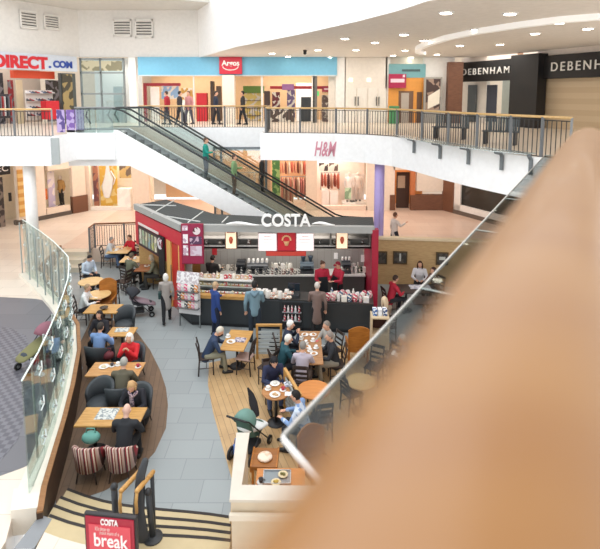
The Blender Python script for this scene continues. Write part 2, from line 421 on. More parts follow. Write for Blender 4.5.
struct('ceiling', MB().prism(slab, 4.95, 5.2), mat('#f4ede6', .7))
struct('trim_front', MB().bx(-9.05, -8.7, 17.93, 18.0, 4.66, UZ + .02), mat('#aab0b0', .5))
# columns
cp = at(36, 268, MZ)
struct('column', MB().lathe([(.21, 0), (.21, 4.4)], (cp.x, 18.4, MZ), 20), WHITE, smooth=True)
struct('column', MB().lathe([(.19, 0), (.19, 4.4)], (3.02, 18.75, MZ), 20).bx(3.0, 3.04, 18.56, 18.58, 2, 4), mat('#b4a2da', .5), smooth=True, label='purple-wrapped round column beside the kiosk', cat='column')

UPW = mat('#e5e1db', .6)
# upper floor front wall
UY = 28.0
top = dp(200, 57, UY).z
struct('wall_front', MB().bx(-12.3, 15, UY, UY + .3, top, 14.5), UPW)
def upx(name, u0, v0, u1, v1, m, y=UY, d=.3, zmin=UZ, **k): return piece(name, u0, v0, u1, v1, y, d, m, zmin=zmin, **k)
upx('wall_front', 128, 57.2, 138, 135, WHITE)
upx('wall_front', 336, 57.2, 345, 135, WHITE)
upx('wall_front', 386, 57.2, 389, 135, WHITE)
upx('wall_front', 424, 57.2, 452, 135, WHITE)
upx('wall_front', 345, 57.2, 386, 135, mat('#f1eae0', .6))
upx('wall_front', 389, 57.2, 424, 135, mat('#eadfd2', .6), y=UY + .25)
upx('column', 222, 75, 235, 135, mat('#f0e4d6', .6), y=UY - .35, d=.5)
upx('column', 449, 62, 461, 135, brown, y=UY - .4, d=.7)
struct('wall_back', MB().bx(-9.3, 2.2, UY + 3.6, UY + 3.7, UZ, 9.3), mat('#dcbc96', .7))
struct('wall_back', MB().bx(-12.2, -9.4, UY + 2.0, UY + 2.1, UZ, 9.3), mat('#e9ecec', .6))
struct('ceiling', MB().bx(-9.3, 2.2, UY + .3, UY + 4, 8.7, 8.8), mat('#f0dcc4', .7))
# left angled wall, upper floor
ul0, ul1 = (-12.15, 28.0), (-15.2, 23.0)
sA, _ = S(79, 60, ul0, ul1)
seg('wall_left', ul0, ul1, -.2, 12, S(0, 52, ul0, ul1)[1] + .02, 14.5, UPW, kind='structure')
segpx('wall_left', ul0, ul1, 60, 73, 78, 130, mat('#555a58', .4), z0=UZ, th=.2, kind='structure')
seg('wall_left', ul0, ul1, .4, 12, UZ, 9.3, mat('#c4b4a6', .7), th=.1, out=-3.2, kind='structure')
# high ceiling, soffit with curved edge, bulkhead
struct('ceiling', MB().prism([(-16, 23.4), (-11, 23.6), (-6.5, 24.6), (-3.0, 26.6), (-2.5, 28.2), (-16, 28.2)], 11.75, 11.95), mat('#d9d5ce', .7))
SZ = top
sof = [at(u, v, SZ)[:2] for u, v in ((200, 57), (218, 52), (237, 46.5), (300, 34), (360, 20.5), (400, 10), (430, 0))] + [(4.7, 10.0), (7, 7.5), (16, 6)]
struct('ceiling', MB().prism(sof + [(16, 28.2), (sof[0][0], 28.2)], SZ, SZ + .25), mat('#efe9e2', .7))
struct('wall_front', MB().strip(sof, -.06, SZ - .02, 14.5), mat('#fbfaf8', .6))
cove = [at(u, v, SZ - .12)[:2] for u, v in ((600, 19), (560, 22), (520, 27), (480, 33), (450, 39), (430, 45), (421, 49), (420, 52), (426, 54))]
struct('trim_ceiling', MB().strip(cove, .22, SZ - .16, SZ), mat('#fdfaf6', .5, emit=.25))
# right angled upper wall with the dark fascia
ur0, ur1 = (9.35, 28.6), (14.2, 17.5)
seg('wall_right', ur0, ur1, -.3, 13, S(520, 60, ur0, ur1)[1] - .1, SZ, mat('#f3e6da', .6), kind='structure')
segpx('wall_right', ur0, ur1, 535, 60, 700, 140, mat('#dcc6a6', .6, 0, 'hstripes', '#d4bc9a', 2.0), z0=UZ, out=-.15, kind='structure')
segpx('trim_right', ur0, ur1, 533, 72, 539, 140, mat('#efe4d4', .6), z0=UZ, out=.05, kind='structure')
segpx('wall_right', ur0, ur1, 452, 62, 476, 140, mat('#f0e9df', .6), z0=UZ, z1=8.9, kind='structure', out=-.6)
segpx('wall_right', ur0, ur1, 476, 62, 518, 140, mat('#cfd8d2', .6), z0=UZ, z1=8.9, kind='structure', out=-2.0)
segpx('trim_right', ur0, ur1, 519, 44, 523, 58, mat('#a07c62', .6), z1=SZ, out=.06, kind='structure')
# ================================================================ PEOPLE
def remeshed(mb, vox, name):
    me = bpy.data.meshes.new('tmp'); me.from_pydata([tuple(p) for p in mb.v], [], mb.f); me.update()
    o = bpy.data.objects.new('tmp', me); COL.objects.link(o)
    m = o.modifiers.new('r', 'REMESH'); m.mode = 'VOXEL'; m.voxel_size = vox
    s = o.modifiers.new('s', 'SMOOTH'); s.iterations = 3; s.factor = .5
    dg = bpy.context.evaluated_depsgraph_get()
    r = bpy.data.meshes.new_from_object(o.evaluated_get(dg)); r.name = name
    bpy.data.objects.remove(o); bpy.data.meshes.remove(me)
    return r

def link_mesh(me, name, mats, parent, smooth=True):
    me.materials.clear()
    for m in mats: me.materials.append(m)
    me.polygons.foreach_set('use_smooth', [smooth] * len(me.polygons))
    o = bpy.data.objects.new(name, me); COL.objects.link(o); o.parent = parent
    return o

SKIN = mat('#dba88c', .55); SKIN_D = mat('#9a6a4c', .55); EYE = mat('#2a2220', .3); LIP = mat('#b0685c', .5)

def person(label, loc, heading, pose='stand', arms='down', lean=0.0, head=(0.0, 0.0), s=1.0, top='#333', bottom='#222', shoe='#1a1a1a',
           hair='#4a3728', hairstyle='short', skin=None, female=False, long_coat=False, name='person', extra=None, topmat=None, group=None):
    """facing local +Y; heading in degrees turns it (0 = away from the camera, 90 = to the picture's left)"""
    t = thing(name, label, 'mannequin' if name == 'mannequin' else 'person', loc, R(heading), group)
    sk = skin or SKIN
    V = Vector
    sit = pose == 'sit'
    ph = .50 if sit else .95
    pel = V((0, 0, ph)); la = R(lean)
    RX = Matrix.Rotation(-la, 3, 'X')
    T = lambda x, y, z: pel + RX @ V((x, y, z))
    sw = .175 if female else .195
    waist, chest, up, nb = T(0, .0, .14), T(0, .01, .32), T(0, -.005, .45), T(0, -.015, .52)
    hp, ht = R(head[0]), R(head[1])
    HR = Matrix.Rotation(ht, 3, 'Z') @ Matrix.Rotation(-la * .6 - hp, 3, 'X')
    hc = nb + RX @ V((0, .01, .04)) + HR @ V((0, .025, .12))
    legs = []
    for sx in (-1, 1):
        hip = pel + V((sx * .09, 0, -.02))
        if sit:
            kn = hip + V((sx * .05, .42, .02)); an = kn + V((sx * .0, -.04 + .08 * (sx > 0), -.43)); an.z = .08
        elif pose == 'walk':
            f = sx * .18; kn = hip + V((0, f * .9 + .04, -.42)); an = hip + V((0, f * 1.3 - .03, -.85)); an.z = .09 if sx > 0 else .12
        elif pose == 'stride':
            f = sx * .12; kn = hip + V((0, f + .03, -.43)); an = hip + V((0, f * 1.6, -.85)); an.z = .09
        else:
            kn = hip + V((sx * .02, .015, -.43)); an = V((hip.x + sx * .02, -.02, .085))
        legs.append((hip, kn, an))
    al = []
    amodes = arms if isinstance(arms, (tuple, list)) else (arms, arms)
    for sx, am in zip((-1, 1), amodes):
        sh = T(sx * sw, -.01, .455)
        if am == 'down': el = sh + V((sx * .06, -.03, -.28)); wr = el + V((-sx * .0, .07, -.24))
        elif am == 'table': el = sh + V((sx * .08, .13, -.24)); wr = el + V((-sx * .13, .20, .02 if lean > 12 else -.02))
        elif am == 'face': el = sh + V((sx * .04, .20, -.20)); wr = el + V((-sx * .14, .06, .19))
        elif am == 'fwd': el = sh + V((sx * .04, .10, -.26)); wr = el + V((-sx * .03, .24, .03))
        elif am == 'lap': el = sh + V((sx * .07, .04, -.27)); wr = el + V((-sx * .12, .2, -.06))
        elif am == 'up': el = sh + V((sx * .10, .12, -.18)); wr = el + V((sx * .02, .20, .12))
        al.append((sh, el, wr))
    # body: one continuous skin
    b = MB()
    b.limb([T(0, 0, -.06), pel, waist, chest, up, T(0, -.01, .49)], [.12, .135, .115, .135, .15, .08], 14, (1, 0, 0), [.09, .10, .09, .10, .085, .06])
    b.limb([T(0, -.015, .47), nb, hc - HR @ V((0, .02, .05))], [.06, .053, .05], 10)
    for h_, k_, a_ in legs:
        b.limb([h_, h_.lerp(k_, .5), k_, k_.lerp(a_, .35), a_], [.085, .075, .055, .056, .036], 10)
        b.limb([a_ + V((0, -.03, -.035)), a_ + V((0, .07, -.045)), a_ + V((0, .15, -.055))], [.035, .036, .026], 8)
    for sh, el, wr in al:
        b.limb([T(0, -.005, .45).lerp(sh, .6), sh, sh.lerp(el, .5), el, el.lerp(wr, .4), wr], [.06, .055, .046, .038, .037, .025], 9)
        d = (wr - el).normalized(); b.limb([wr - d * .02, wr + d * .05, wr + d * .085], [.026, .036, .03], 8, (1, 0, 0), [.02, .02, .016])
    b.ball(hc, (.074, .093, .112), 16, 12, HR)
    b.ball(hc + HR @ V((0, .02, -.06)), (.056, .068, .06), 12, 8, HR)
    me = remeshed(b, .019, 'body')
    f = MB()
    f.mi = 0
    f.limb([hc + HR @ V((0, .085, .025)), hc + HR @ V((0, .112, -.022))], [.008, .015], 8)
    for sx in (-1, 1): f.ball(hc + HR @ V((sx * .076, -.005, -.005)), (.012, .022, .033), 8, 6, HR)
    for (sh, el, wr), sx in zip(al, (-1, 1)):
        d = (wr - el).normalized(); sd = d.cross(V((0, 0, 1)));
        sd = sd.normalized() if sd.length > .1 else V((1, 0, 0)); dn = sd.cross(d).normalized()
        if dn.z > 0: dn = -dn
        for q, ln in zip((-1.5, -.5, .5, 1.5), (.062, .074, .07, .052)):
            r0 = wr + d * .075 + sd * q * .018
            f.tube([r0, r0 + d * ln * .5 + dn * .006, r0 + d * ln * .85 + dn * .026], [.0095, .009, .006], 6)
        inn = sd if (sd.x * sx < 0) else -sd
        r0 = wr + d * .03 + inn * .024
        f.tube([r0, r0 + d * .03 + inn * .024, r0 + d * .062 + inn * .026 + dn * .012], [.012, .0105, .007], 6)
    f.mi = 1
    for sx in (-1, 1): f.ball(hc + HR @ V((sx * .030, .083, .012)), .011, 8, 6)
    f.mi = 2
    f.ball(hc + HR @ V((0, .084, -.058)), (.022, .008, .007), 8, 6, HR)
    bm = bmesh.new(); bm.from_mesh(me)
    vs = [bm.verts.new(p) for p in f.v]
    for fc, mi in zip(f.f, f.m):
        q = bm.faces.new([vs[i] for i in fc]); q.material_index = mi
    bm.to_mesh(me); bm.free()
    link_mesh(me, 'body', [sk, EYE, LIP], t)
    # clothes
    j = MB()
    lowt = -.10 if not long_coat else (-.14 if sit else -.38)
    j.limb([T(0, 0, lowt), T(0, 0, -.02), waist, chest, up, T(0, -.012, .485)], [.165 if long_coat else .15, .158, .145, .165, .178, .095], 16, (1, 0, 0), [.125, .125, .12, .13, .11, .08])
    for sh, el, wr in al:
        d = (wr - el).normalized()
        j.limb([up.lerp(sh, .5), sh, sh.lerp(el, .5), el, el.lerp(wr, .5), wr - d * .015], [.075, .076, .064, .056, .05, .043], 10)
    link_mesh(remeshed(j, .02, 'jacket'), 'jacket', [topmat or mat(top, .8, 0, 'plain', None, 9)], t)
    p = MB()
    p.limb([T(0, 0, -.09), pel, T(0, 0, .1)], [.13, .145, .125], 14, (1, 0, 0), [.105, .11, .1])
    for h_, k_, a_ in legs:
        p.limb([h_, h_.lerp(k_, .5), k_, k_.lerp(a_, .5), a_ + V((0, 0, .02))], [.1, .09, .073, .066, .056], 10)
    link_mesh(remeshed(p, .022, 'trousers'), 'trousers', [mat(bottom, .85)], t)
    for h_, k_, a_ in legs:
        q = MB(); zf = a_.z - .085
        q.limb([a_ + V((0, -.045, -.035)), a_ + V((0, .06, -.04)), a_ + V((0, .17, -.052))], [.05, .048, .034], 9, (1, 0, 0), [.052, .044, .032])
        q.build('shoe', mat(shoe, .5), t, smooth=True)
    # hair
    if hairstyle != 'bald':
        h = MB()
        cap = [(.084, .100, .108, 0, -.012, .024)]
        for rx, ry, rz, x, y, z in cap:
            m0 = MB(); m0.ball((0, 0, 0), (rx, ry, rz), 18, 12)
            keep = []
            for fc in m0.f:
                c = sum((m0.v[i] for i in fc), V()) / len(fc)
                cut = -.03 - (.05 if c.y < 0 else 0) + max(0, c.y) * 1.25
                if c.z > cut: keep.append(fc)
            h.add([hc + HR @ (V((x, y, z)) + q) for q in m0.v], keep)
        if hairstyle == 'long':
            h.limb([hc + HR @ V((0, -.055, .04)), hc + HR @ V((0, -.075, -.06)), hc + HR @ V((0, -.085, -.18))], [.08, .088, .06], 12, tuple(HR @ V((1, 0, 0))), [.045, .045, .03])
            for sx in (-1, 1): h.limb([hc + HR @ V((sx * .07, .0, .04)), hc + HR @ V((sx * .082, .0, -.06)), hc + HR @ V((sx * .08, .005, -.15))], [.028, .03, .02], 8)
        if hairstyle == 'bob':
            h.limb([hc + HR @ V((0, -.05, .05)), hc + HR @ V((0, -.065, -.05)), hc + HR @ V((0, -.06, -.09))], [.085, .092, .08], 12, tuple(HR @ V((1, 0, 0))), [.05, .055, .045])
            for sx in (-1, 1): h.ball(hc + HR @ V((sx * .075, .01, -.03)), (.024, .05, .07), 8, 8, HR)
        if hairstyle == 'bun': h.ball(hc + HR @ V((0, -.10, .07)), .045, 10, 8)
        if hairstyle == 'cap':
            h.tube([hc + HR @ V((0, .06, .055)), hc + HR @ V((0, .15, .04))], [.075, .06], 10, tuple(HR @ V((1, 0, 0))), [.01, .006])
        if hairstyle == 'hood':
            h.limb([hc + HR @ V((0, -.03, .05)), hc + HR @ V((0, -.05, -.05)), hc + HR @ V((0, -.05, -.13))], [.09, .105, .11], 12, tuple(HR @ V((1, 0, 0))), [.09, .08, .07])
        h.build({'cap': 'cap', 'hood': 'hood'}.get(hairstyle, 'hair'), mat(hair, .8, 0, 'plain', None, 30), t, smooth=True)
    if extra: extra(t, dict(T=T, hc=hc, HR=HR, al=al, nb=nb, chest=chest, pel=pel))
    if s != 1.0: t.scale = (s, s, s)
    return t

def fwd(h): return Vector((-math.sin(R(h)), math.cos(R(h)), 0))
def seated(label, u, v, heading, lean=12, hz=1.15, floor=0.0, **k):
    """someone sitting, placed so that the head shows at picture point u, v"""
    p = at(u, v, hz + floor) - fwd(heading) * (math.sin(R(lean)) * .64 + .03)
    p.z = floor
    return person(label, p, heading, 'sit', lean=lean, **k), p
def scarf(c1, c2):
    def f(t, d):
        m = MB(); m.limb([d['T'](-.08, .05, .5), d['T'](0, .11, .44), d['T'](.08, .05, .5)], [.035, .045, .035], 8)
        m.limb([d['T'](.02, .12, .44), d['T'](.03, .15, .28), d['T'](.03, .15, .15)], [.045, .05, .045], 8, (1, 0, 0), [.015] * 3)
        m.build('scarf', mat(c1, .8, 0, 'speckle', c2, 40), t, smooth=True)
    return f
def handbag(hexc, side=-1, w=.3):
    def f(t, d):
        sh, el, wr = d['al'][0 if side < 0 else 1]
        b = MB(); b.box(wr.x + side * .04, wr.y, wr.z - .3, .12, w, .24)
        o = b.build('shopping_bag', mat(hexc, .7), t, bevel=.03)
        h = MB(); h.tube([(wr.x + side * .04, wr.y - .09, wr.z - .19), (wr.x, wr.y, wr.z - .05), (wr.x + side * .04, wr.y + .09, wr.z - .19)], .008, 6); h.build('bag_handle', mat(hexc, .7), o)
    return f
def apron(t, d):
    T = d['T']; m = MB()
    m.add([T(-.15, .15, .3), T(.15, .15, .3), T(.17, .16, -.35), T(-.17, .16, -.35), T(-.15, .165, .3), T(.15, .165, .3), T(.17, .175, -.35), T(-.17, .175, -.35)],
          [(0, 1, 2, 3), (7, 6, 5, 4), (0, 4, 5, 1), (1, 5, 6, 2), (2, 6, 7, 3), (3, 7, 4, 0)])
    m.build('apron', BLACK, t)

# standing and walking people in the cafe
p = at(167, 322, 0)
person('white-haired person in a pale grey coat walking on the grey tiles', p, 12, 'walk', top='#a39a94', bottom='#1d1e22', hair='#e6e2da', hairstyle='bob', female=True, long_coat=True, s=.91, arms=('fwd', 'down'), extra=handbag('#33504f', -1))
p = at(216, 336, 0)
person('person in a royal blue padded coat choosing food at the counter', p, -50, 'stand', top='#26407e', bottom='#1b2238', hair='#b89b7a', hairstyle='short', female=True, long_coat=True, s=.96, arms=('fwd', 'down'))
p = at(255, 341, 0)
def hoodie(t, d):
    T = d['T']; m = MB(); m.limb([T(-.09, -.06, .5), T(0, -.13, .44), T(.09, -.06, .5)], [.05, .07, .05], 10); m.build('hood', mat('#6d8694', .8), t, smooth=True)
person('dark-haired person in a grey-blue hooded top standing at the counter', p, 3, 'stand', top='#74909d', bottom='#26303c', hair='#1d1a1a', s=1.04, arms=('down', 'fwd'), extra=hoodie)
p = at(317, 338, 0)
person('person in a brown jacket and pale cap standing at the till', p, -3, 'stand', top='#7b665f', bottom='#1e1d20', hair='#c9c0b8', hairstyle='cap', s=.98, arms=('fwd', 'down'), long_coat=True)
p = dp(322, 265, 15.95); 
person('barista in a red shirt and black apron working behind the till, the left of two', (p.x, 15.95, 0), 190, 'stand', top='#a81a34', bottom='#1c1c20', hair='#5a3a2c', hairstyle='bun', female=True, arms='fwd', extra=apron, head=(15, 20))
p = dp(339, 266, 16.0)
person('barista in a red shirt and red cap turned towards the counter goods', (p.x, 16.0, 0), 120, 'stand', top='#b0223a', bottom='#1c1c20', hair='#8c1c30', hairstyle='cap', arms='fwd', extra=apron, head=(15, 0), s=.98)
p = dp(212, 258, 16.7)
person('barista in dark clothes at the back counter beside the poster panel', (p.x, 16.7, 0), -20, 'stand', top='#35302e', bottom='#1c1c20', hair='#2c211c', arms='fwd', s=.96, head=(15, 0))
p = at(395, 216, MZ + 1.6)
person('person in a white top walking past behind the timber wall', (p.x, p.y, MZ), -70, 'stride', top='#e9dcd2', bottom='#34353e', hair='#6a4836', female=True, arms=('down', 'up'))

CHAIRS = []   # (style, location, heading, label)
def sitter(label, u, v, h, style, clabel, lean=12, back=.02, **k):
    t, p = seated(label, u, v, h, lean, **k)
    if style: CHAIRS.append((style, p - fwd(h) * back, h, clabel))
    return p
# left side, far to near
sitter('grey-haired person in a pale grey top and jeans at the far corner table', 112, 240, -85, 'slat', 'dark wooden chair under the grey-haired person in jeans', top='#c8ccd0', bottom='#5c7396', hair='#8f8880', arms='table', lean=16, female=True)
sitter('person in a bright red jacket at the far corner table', 129, 238, 150, 'slat', 'dark wooden chair under the red-jacketed person by the railing', top='#c41f30', bottom='#26262c', hair='#5c4434', arms='table', lean=14, female=True)
sitter('person seen from behind in an olive green jacket', 132, 256, -30, 'slat', 'dark wooden chair under the olive-jacketed person', top='#6a6c58', bottom='#2c2c2c', hair='#6a5c4c', arms='table', lean=16)
sitter('person in a khaki coat sitting beside the red kiosk wall', 151, 258, 105, 'slat', 'dark wooden chair against the red kiosk wall', top='#7a7660', bottom='#3c3a36', hair='#c8b8a0', arms='table', lean=15, hairstyle='bob', female=True)
sitter('dark-haired person in a pale blue shirt at the far round table', 89, 258, -120, 'slat', 'dark wooden chair under the pale-blue-shirted person', top='#c9d6e4', bottom='#24262e', hair='#221c1a', arms='lap', lean=8, head=(25, 0))
sitter('person in a white shirt at the nearer of two small round tables', 88, 288, -80, 'slat', 'dark wooden chair under the white-shirted person', top='#e6e6e6', bottom='#2c2c34', hair='#a88a6a', arms='table', lean=16)
sitter('dark-haired person in dark clothes against the timber lining', 99, 316, 175, 'slat', 'dark wooden chair under the dark-clothed person by the lining', top='#25232a', bottom='#1f1f24', hair='#2c2220', arms='table', lean=10, female=True, hairstyle='bob')
sitter('person seen from behind in a denim-blue shirt beside the maroon bag', 101, 327, -10, 'tub', 'dark tub chair under the denim-blue-shirted person', top='#7d9ac8', bottom='#2c2f3a', hair='#3c342e', arms='table', lean=14)
sitter('white-haired person in a scarlet cardigan with hands raised to the mouth', 129, 339, 175, 'tub', 'dark tub chair under the scarlet-cardigan person', top='#d0242c', bottom='#3a3a40', hair='#ece6de', arms='face', lean=10, hairstyle='bob', female=True)
sitter('grey-haired person in a khaki coat bent over the table', 124, 360, 2, 'tub', 'dark tub chair under the bent khaki-coated person', top='#5c5646', bottom='#302c2a', hair='#a8a49c', arms='table', lean=30)
sitter('fair-haired person in a dark coat and patterned scarf looking down', 132, 384, 178, 'tub', 'dark tub chair under the person with the patterned scarf', top='#22232c', bottom='#1e1e22', hair='#c29a6c', arms='table', lean=22, female=True, hairstyle='bob', head=(20, 0), extra=scarf('#c8b0b8', '#6a5c74'))
sitter('bald person in a black coat seen from behind at the nearest left table', 127, 408, 0, 'striped', 'striped upholstered tub chair under the bald person in black', top='#24262b', bottom='#1c1c1f', hairstyle='bald', arms='table', lean=24, skin=mat('#e0b6a4', .5), back=.06)
# middle
sitter('grey-haired person in a navy coat alone at the square table', 219, 329, -80, 'slat', 'dark wooden chair under the navy-coated person at the square table', top='#2c3c58', bottom='#8a8672', hair='#cfc6b6', arms='table', lean=26, head=(20, 0))
sitter('white-haired person in a navy jacket at the busy table', 291, 325, -80, 'slat', 'dark wooden chair under the navy-jacketed white-haired person', top='#232c40', bottom='#20222a', hair='#ece8e2', arms='face', lean=14)
sitter('white-haired person in a dark teal jumper at the busy table', 289, 339, -70, 'slat', 'dark wooden chair under the teal-jumpered person', top='#1e4a54', bottom='#20222a', hair='#e8e4da', arms='table', lean=18)
sitter('grey-haired person in a lilac-grey cardigan seen from behind', 303, 346, -8, 'slat', 'dark ladder-back chair behind the lilac-grey cardigan', top='#b3a9b4', bottom='#5c504c', hair='#8a847e', arms='table', lean=16, female=True)
sitter('person in a grey top sitting at the far side of the busy table', 326, 326, 120, 'slat', 'dark wooden chair under the grey-topped person at the busy table', top='#a8a6a0', bottom='#3c3c40', hair='#857a72', arms='table', lean=14)
sitter('person in a charcoal suit jacket on the right of the busy table', 329, 337, 95, 'slat', 'dark wooden chair under the charcoal-jacketed person', top='#26292f', bottom='#8a8274', hair='#8c8078', arms='table', lean=12)
sitter('dark-haired person in a navy top with a white print leaning on the round table', 274, 360, -165, 'slat', 'dark wooden chair under the navy-topped person at the small round table', top='#262b48', bottom='#4a5a80', hair='#16141a', hairstyle='hood', arms='table', lean=24, female=True, head=(18, 0))
sitter('dark-haired person in a blue and white patterned jacket by the glass edge', 295, 396, 75, 'slat', 'dark wooden chair under the blue and white patterned jacket', topmat=mat('#7f9cc8', .8, 0, 'speckle', '#c9d4e4', 9), bottom='#24262c', hair='#1c1818', arms='table', lean=18)
# right side
sitter('person in a red and white top sitting near the timber wall', 396, 279, -75, 'slat', 'dark wooden chair under the red and white top by the timber wall', top='#b8283c', bottom='#26262c', hair='#3a2820', arms='table', lean=14)
sitter('brown-haired person in a white top beneath the wall pictures', 420, 265, 165, 'slat', 'dark wooden chair under the white-topped person by the pictures', top='#d8d6d8', bottom='#26262c', hair='#4a2c1c', hairstyle='long', female=True, arms='table', lean=10)
sitter('person in a brown top next to the white-topped person', 433, 271, 120, 'slat', 'dark wooden chair under the brown-topped person', top='#6a4a3a', bottom='#26262c', hair='#3a2016', hairstyle='bob', female=True, arms='table', lean=12)
sitter('fair-haired person sitting just behind the condiment cabinet', 384, 301, 30, 'slat', 'dark wooden chair behind the condiment cabinet', top='#8c7a6a', bottom='#2c2c30', hair='#d8c0a0', hairstyle='long', female=True, arms='table', lean=10)
sitter('grey-haired person in grey seen through the glass ledge', 402, 339, 70, 'slat', 'dark wooden chair under the grey person behind the glass ledge', top='#6c6a70', bottom='#3c3a3e', hair='#b8b0a8', arms='table', lean=14)
# ================================================================ CHAIRS AND TABLES
STRIPE = mat('#c8a8a0', .85, 0, 'stripes', '#8c2a34', 8.0)
def make_chair(style, label):
    t = thing({'slat': 'dining_chair', 'pad': 'dining_chair', 'tub': 'tub_chair', 'striped': 'tub_chair', 'box': 'lounge_chair'}[style], label, 'chair')
    if style in ('slat', 'pad'):
        MB().box(0, 0, .44, .40, .40, .035).build('seat', mat('#b79a90', .8) if style == 'pad' else mat('#33231d', .5), t, bevel=.012)
        for sx in (-1, 1):
            MB().tube([(sx * .17, .17, 0), (sx * .17, .165, .43)], [.016, .019], 8).build('leg', DARKWOOD, t, smooth=True)
            MB().tube([(sx * .17, -.21, 0), (sx * .17, -.18, .44), (sx * .17, -.20, .66), (sx * .165, -.26, .90)], .019, 8).build('leg', DARKWOOD, t, smooth=True)
        b = MB()
        for z, y in ((.58, -.19), (.70, -.21), (.86, -.25)): b.box(0, y, z, .33, .018, .06 if z < .8 else .09, 0, -.12)
        b.build('backrest', DARKWOOD, t, bevel=.006)
        s = MB()
        for sx in (-1, 1): s.tube([(sx * .17, .165, .2), (sx * .17, -.195, .2)], .009, 6)
        s.tube([(-.17, -.01, .2), (.17, -.01, .2)], .009, 6); s.build('stretcher', DARKWOOD, t)
    elif style in ('tub', 'striped'):
        m = STRIPE if style == 'striped' else mat('#3c4044', .6)
        MB().lathe([(.2, .28), (.27, .30), (.285, .40), (.26, .455), (.1, .47)], (0, .02, 0), 24).build('seat', m, t, smooth=True)
        vs = MB(); n = 20; ring = []
        for i in range(n + 1):
            a = PI * (1.0 + i / n * 1.0) if False else PI * (-.06 + 1.12 * i / n) + PI
            up = math.sin((i / n) * PI) ** .6; r = .30; zt = .60 + .24 * up
            c, s_ = math.cos(a), math.sin(a)
            ring.append([(r * c * .9, r * s_ * .9, .27), (r * 1.06 * c, r * 1.06 * s_ + -.02 * up, zt), ((r - .0) * 1.0 * c, r * 1.0 * s_ - .015 * up, zt + .02), ((r - .055) * c, (r - .055) * s_, zt - .01), ((r - .06) * c * .95, (r - .06) * s_ * .95, .29)])
        v = [p for q in ring for p in q]; f = []
        for i in range(n):
            for k in range(5):
                k2 = (k + 1) % 5; f.append((i * 5 + k, (i + 1) * 5 + k, (i + 1) * 5 + k2, i * 5 + k2))
        f.append((0, 1, 2, 3, 4)); f.append(tuple(reversed(range(n * 5, n * 5 + 5))))
        vs.add(v, f); vs.build('backrest', m, t, smooth=True)
        for sx in (-1, 1):
            for sy in (-1, 1): MB().tube([(sx * .16, sy * .16, .3), (sx * .21, sy * .20, 0)], [.02, .013], 8).build('leg', DARKWOOD, t, smooth=True)
    elif style == 'box':
        MB().box(0, .02, .40, .50, .50, .10).build('seat', mat('#8a5426', .5), t, bevel=.02)
        n = 12; v = []; f = []
        for i in range(n + 1):
            a = -1 + 2 * i / n; y = -.26 + .05 * a * a; zt = .96 - .10 * a * a
            v += [(a * .27, y, .34), (a * .27, y - .06, zt), (a * .27, y - .03, zt), (a * .27, y + .035, .34)]
        for i in range(n):
            for k in range(4): k2 = (k + 1) % 4; f.append((i * 4 + k, i * 4 + k2, (i + 1) * 4 + k2, (i + 1) * 4 + k))
        f.append((3, 2, 1, 0)); f.append(tuple(range(n * 4, n * 4 + 4)))
        MB().add(v, f).build('backrest', TAN, t)
        for sx in (-1, 1):
            MB().box(sx * .255, .02, .5, .05, .46, .05).build('armrest', TAN, t, bevel=.012)
            for sy in (-1, 1): MB().box(sx * .24, .02 + sy * .2, .25, .05, .05, .5).build('leg', TAN, t, bevel=.006)
    return t
PROTO = {}
def chair(style, p, h, label, group=None):
    if style in PROTO:
        return dup(PROTO[style], (p[0], p[1], p[2] if len(p) > 2 else 0), R(h), label, group)
    t = make_chair(style, label); t.location = (p[0], p[1], p[2] if len(p) > 2 else 0); t.rotation_euler = (0, 0, R(h)); PROTO[style] = t
    if group: t['group'] = group
    return t
for style, p, h, label in CHAIRS:
    q_ = chair(style, p, h, label)
    if style == 'striped': q_.scale = (.93, .93, .92)
chair('pad', at(245, 354, .45) * Vector((1, 1, 0)) if False else (at(245, 356, .45).x, at(245, 356, .45).y, 0), 75, 'empty dining chair with a pinkish seat pad facing the square table')
def ch_at(style, u, v, h, label, z=.45):
    q = at(u, v, z); return chair(style, (q.x, q.y, 0), h, label)
ch_at('slat', 322, 417, 12, 'empty dark ladder-back chair in front of the orange round table')
ch_at('slat', 124, 281, 70, 'empty dark chair by the pale round tables, the farther of two')
ch_at('slat', 111, 292, 60, 'empty dark chair by the pale round tables, the nearer of two')
ch_at('slat', 352, 392, -60, 'empty dark chair left of the pale round table behind the glass ledge')
ch_at('slat', 374, 366, 150, 'empty dark chair behind the pale round table seen through the glass ledge')
ch_at('slat', 388, 362, 120, 'empty dark chair beside the cluttered table behind the glass ledge')
ch_at('slat', 268, 366, 60, 'dark chair tucked between the partition and the busy table')
ch_at('tub', 100, 400, 178, 'empty charcoal tub chair on the far side of the nearest left table')
ch_at('striped', 90, 455, -4, 'empty striped tub chair with a teal bag on it').scale = (.93, .93, .92)
ch_at('tub', 125, 322, 176, 'empty black tub chair behind the small table with a newspaper')
ch_at('box', 357, 346, 4, 'tan wooden armchair with a curved back in front of the dark counter').scale = (1.05, 1.05, 1.2)
q = at(265, 457, .45); stl = thing('stool', 'square tan wooden stool inside the half wall with a pale cushion disc on it', 'stool', (q.x, q.y, 0), R(-2))
MB().box(0, 0, .42, .46, .50, .06).build('seat', mat('#a5672c', .45, 0, 'wood', '#8a5420'), stl, bevel=.012)
for sx in (-1, 1):
    MB().box(sx * .235, 0, .40, .03, .52, .12).build('side_rail', TAN, stl)
    for sy in (-1, 1): MB().box(sx * .2, sy * .22, .2, .045, .045, .4).build('leg', TAN, stl)
ch_at('box', 318, 470, -150, 'tan armchair seen through the corner of the glass ledge')
ch_at('box', 106, 302, -178, 'tan chair back standing between the long and round left tables')

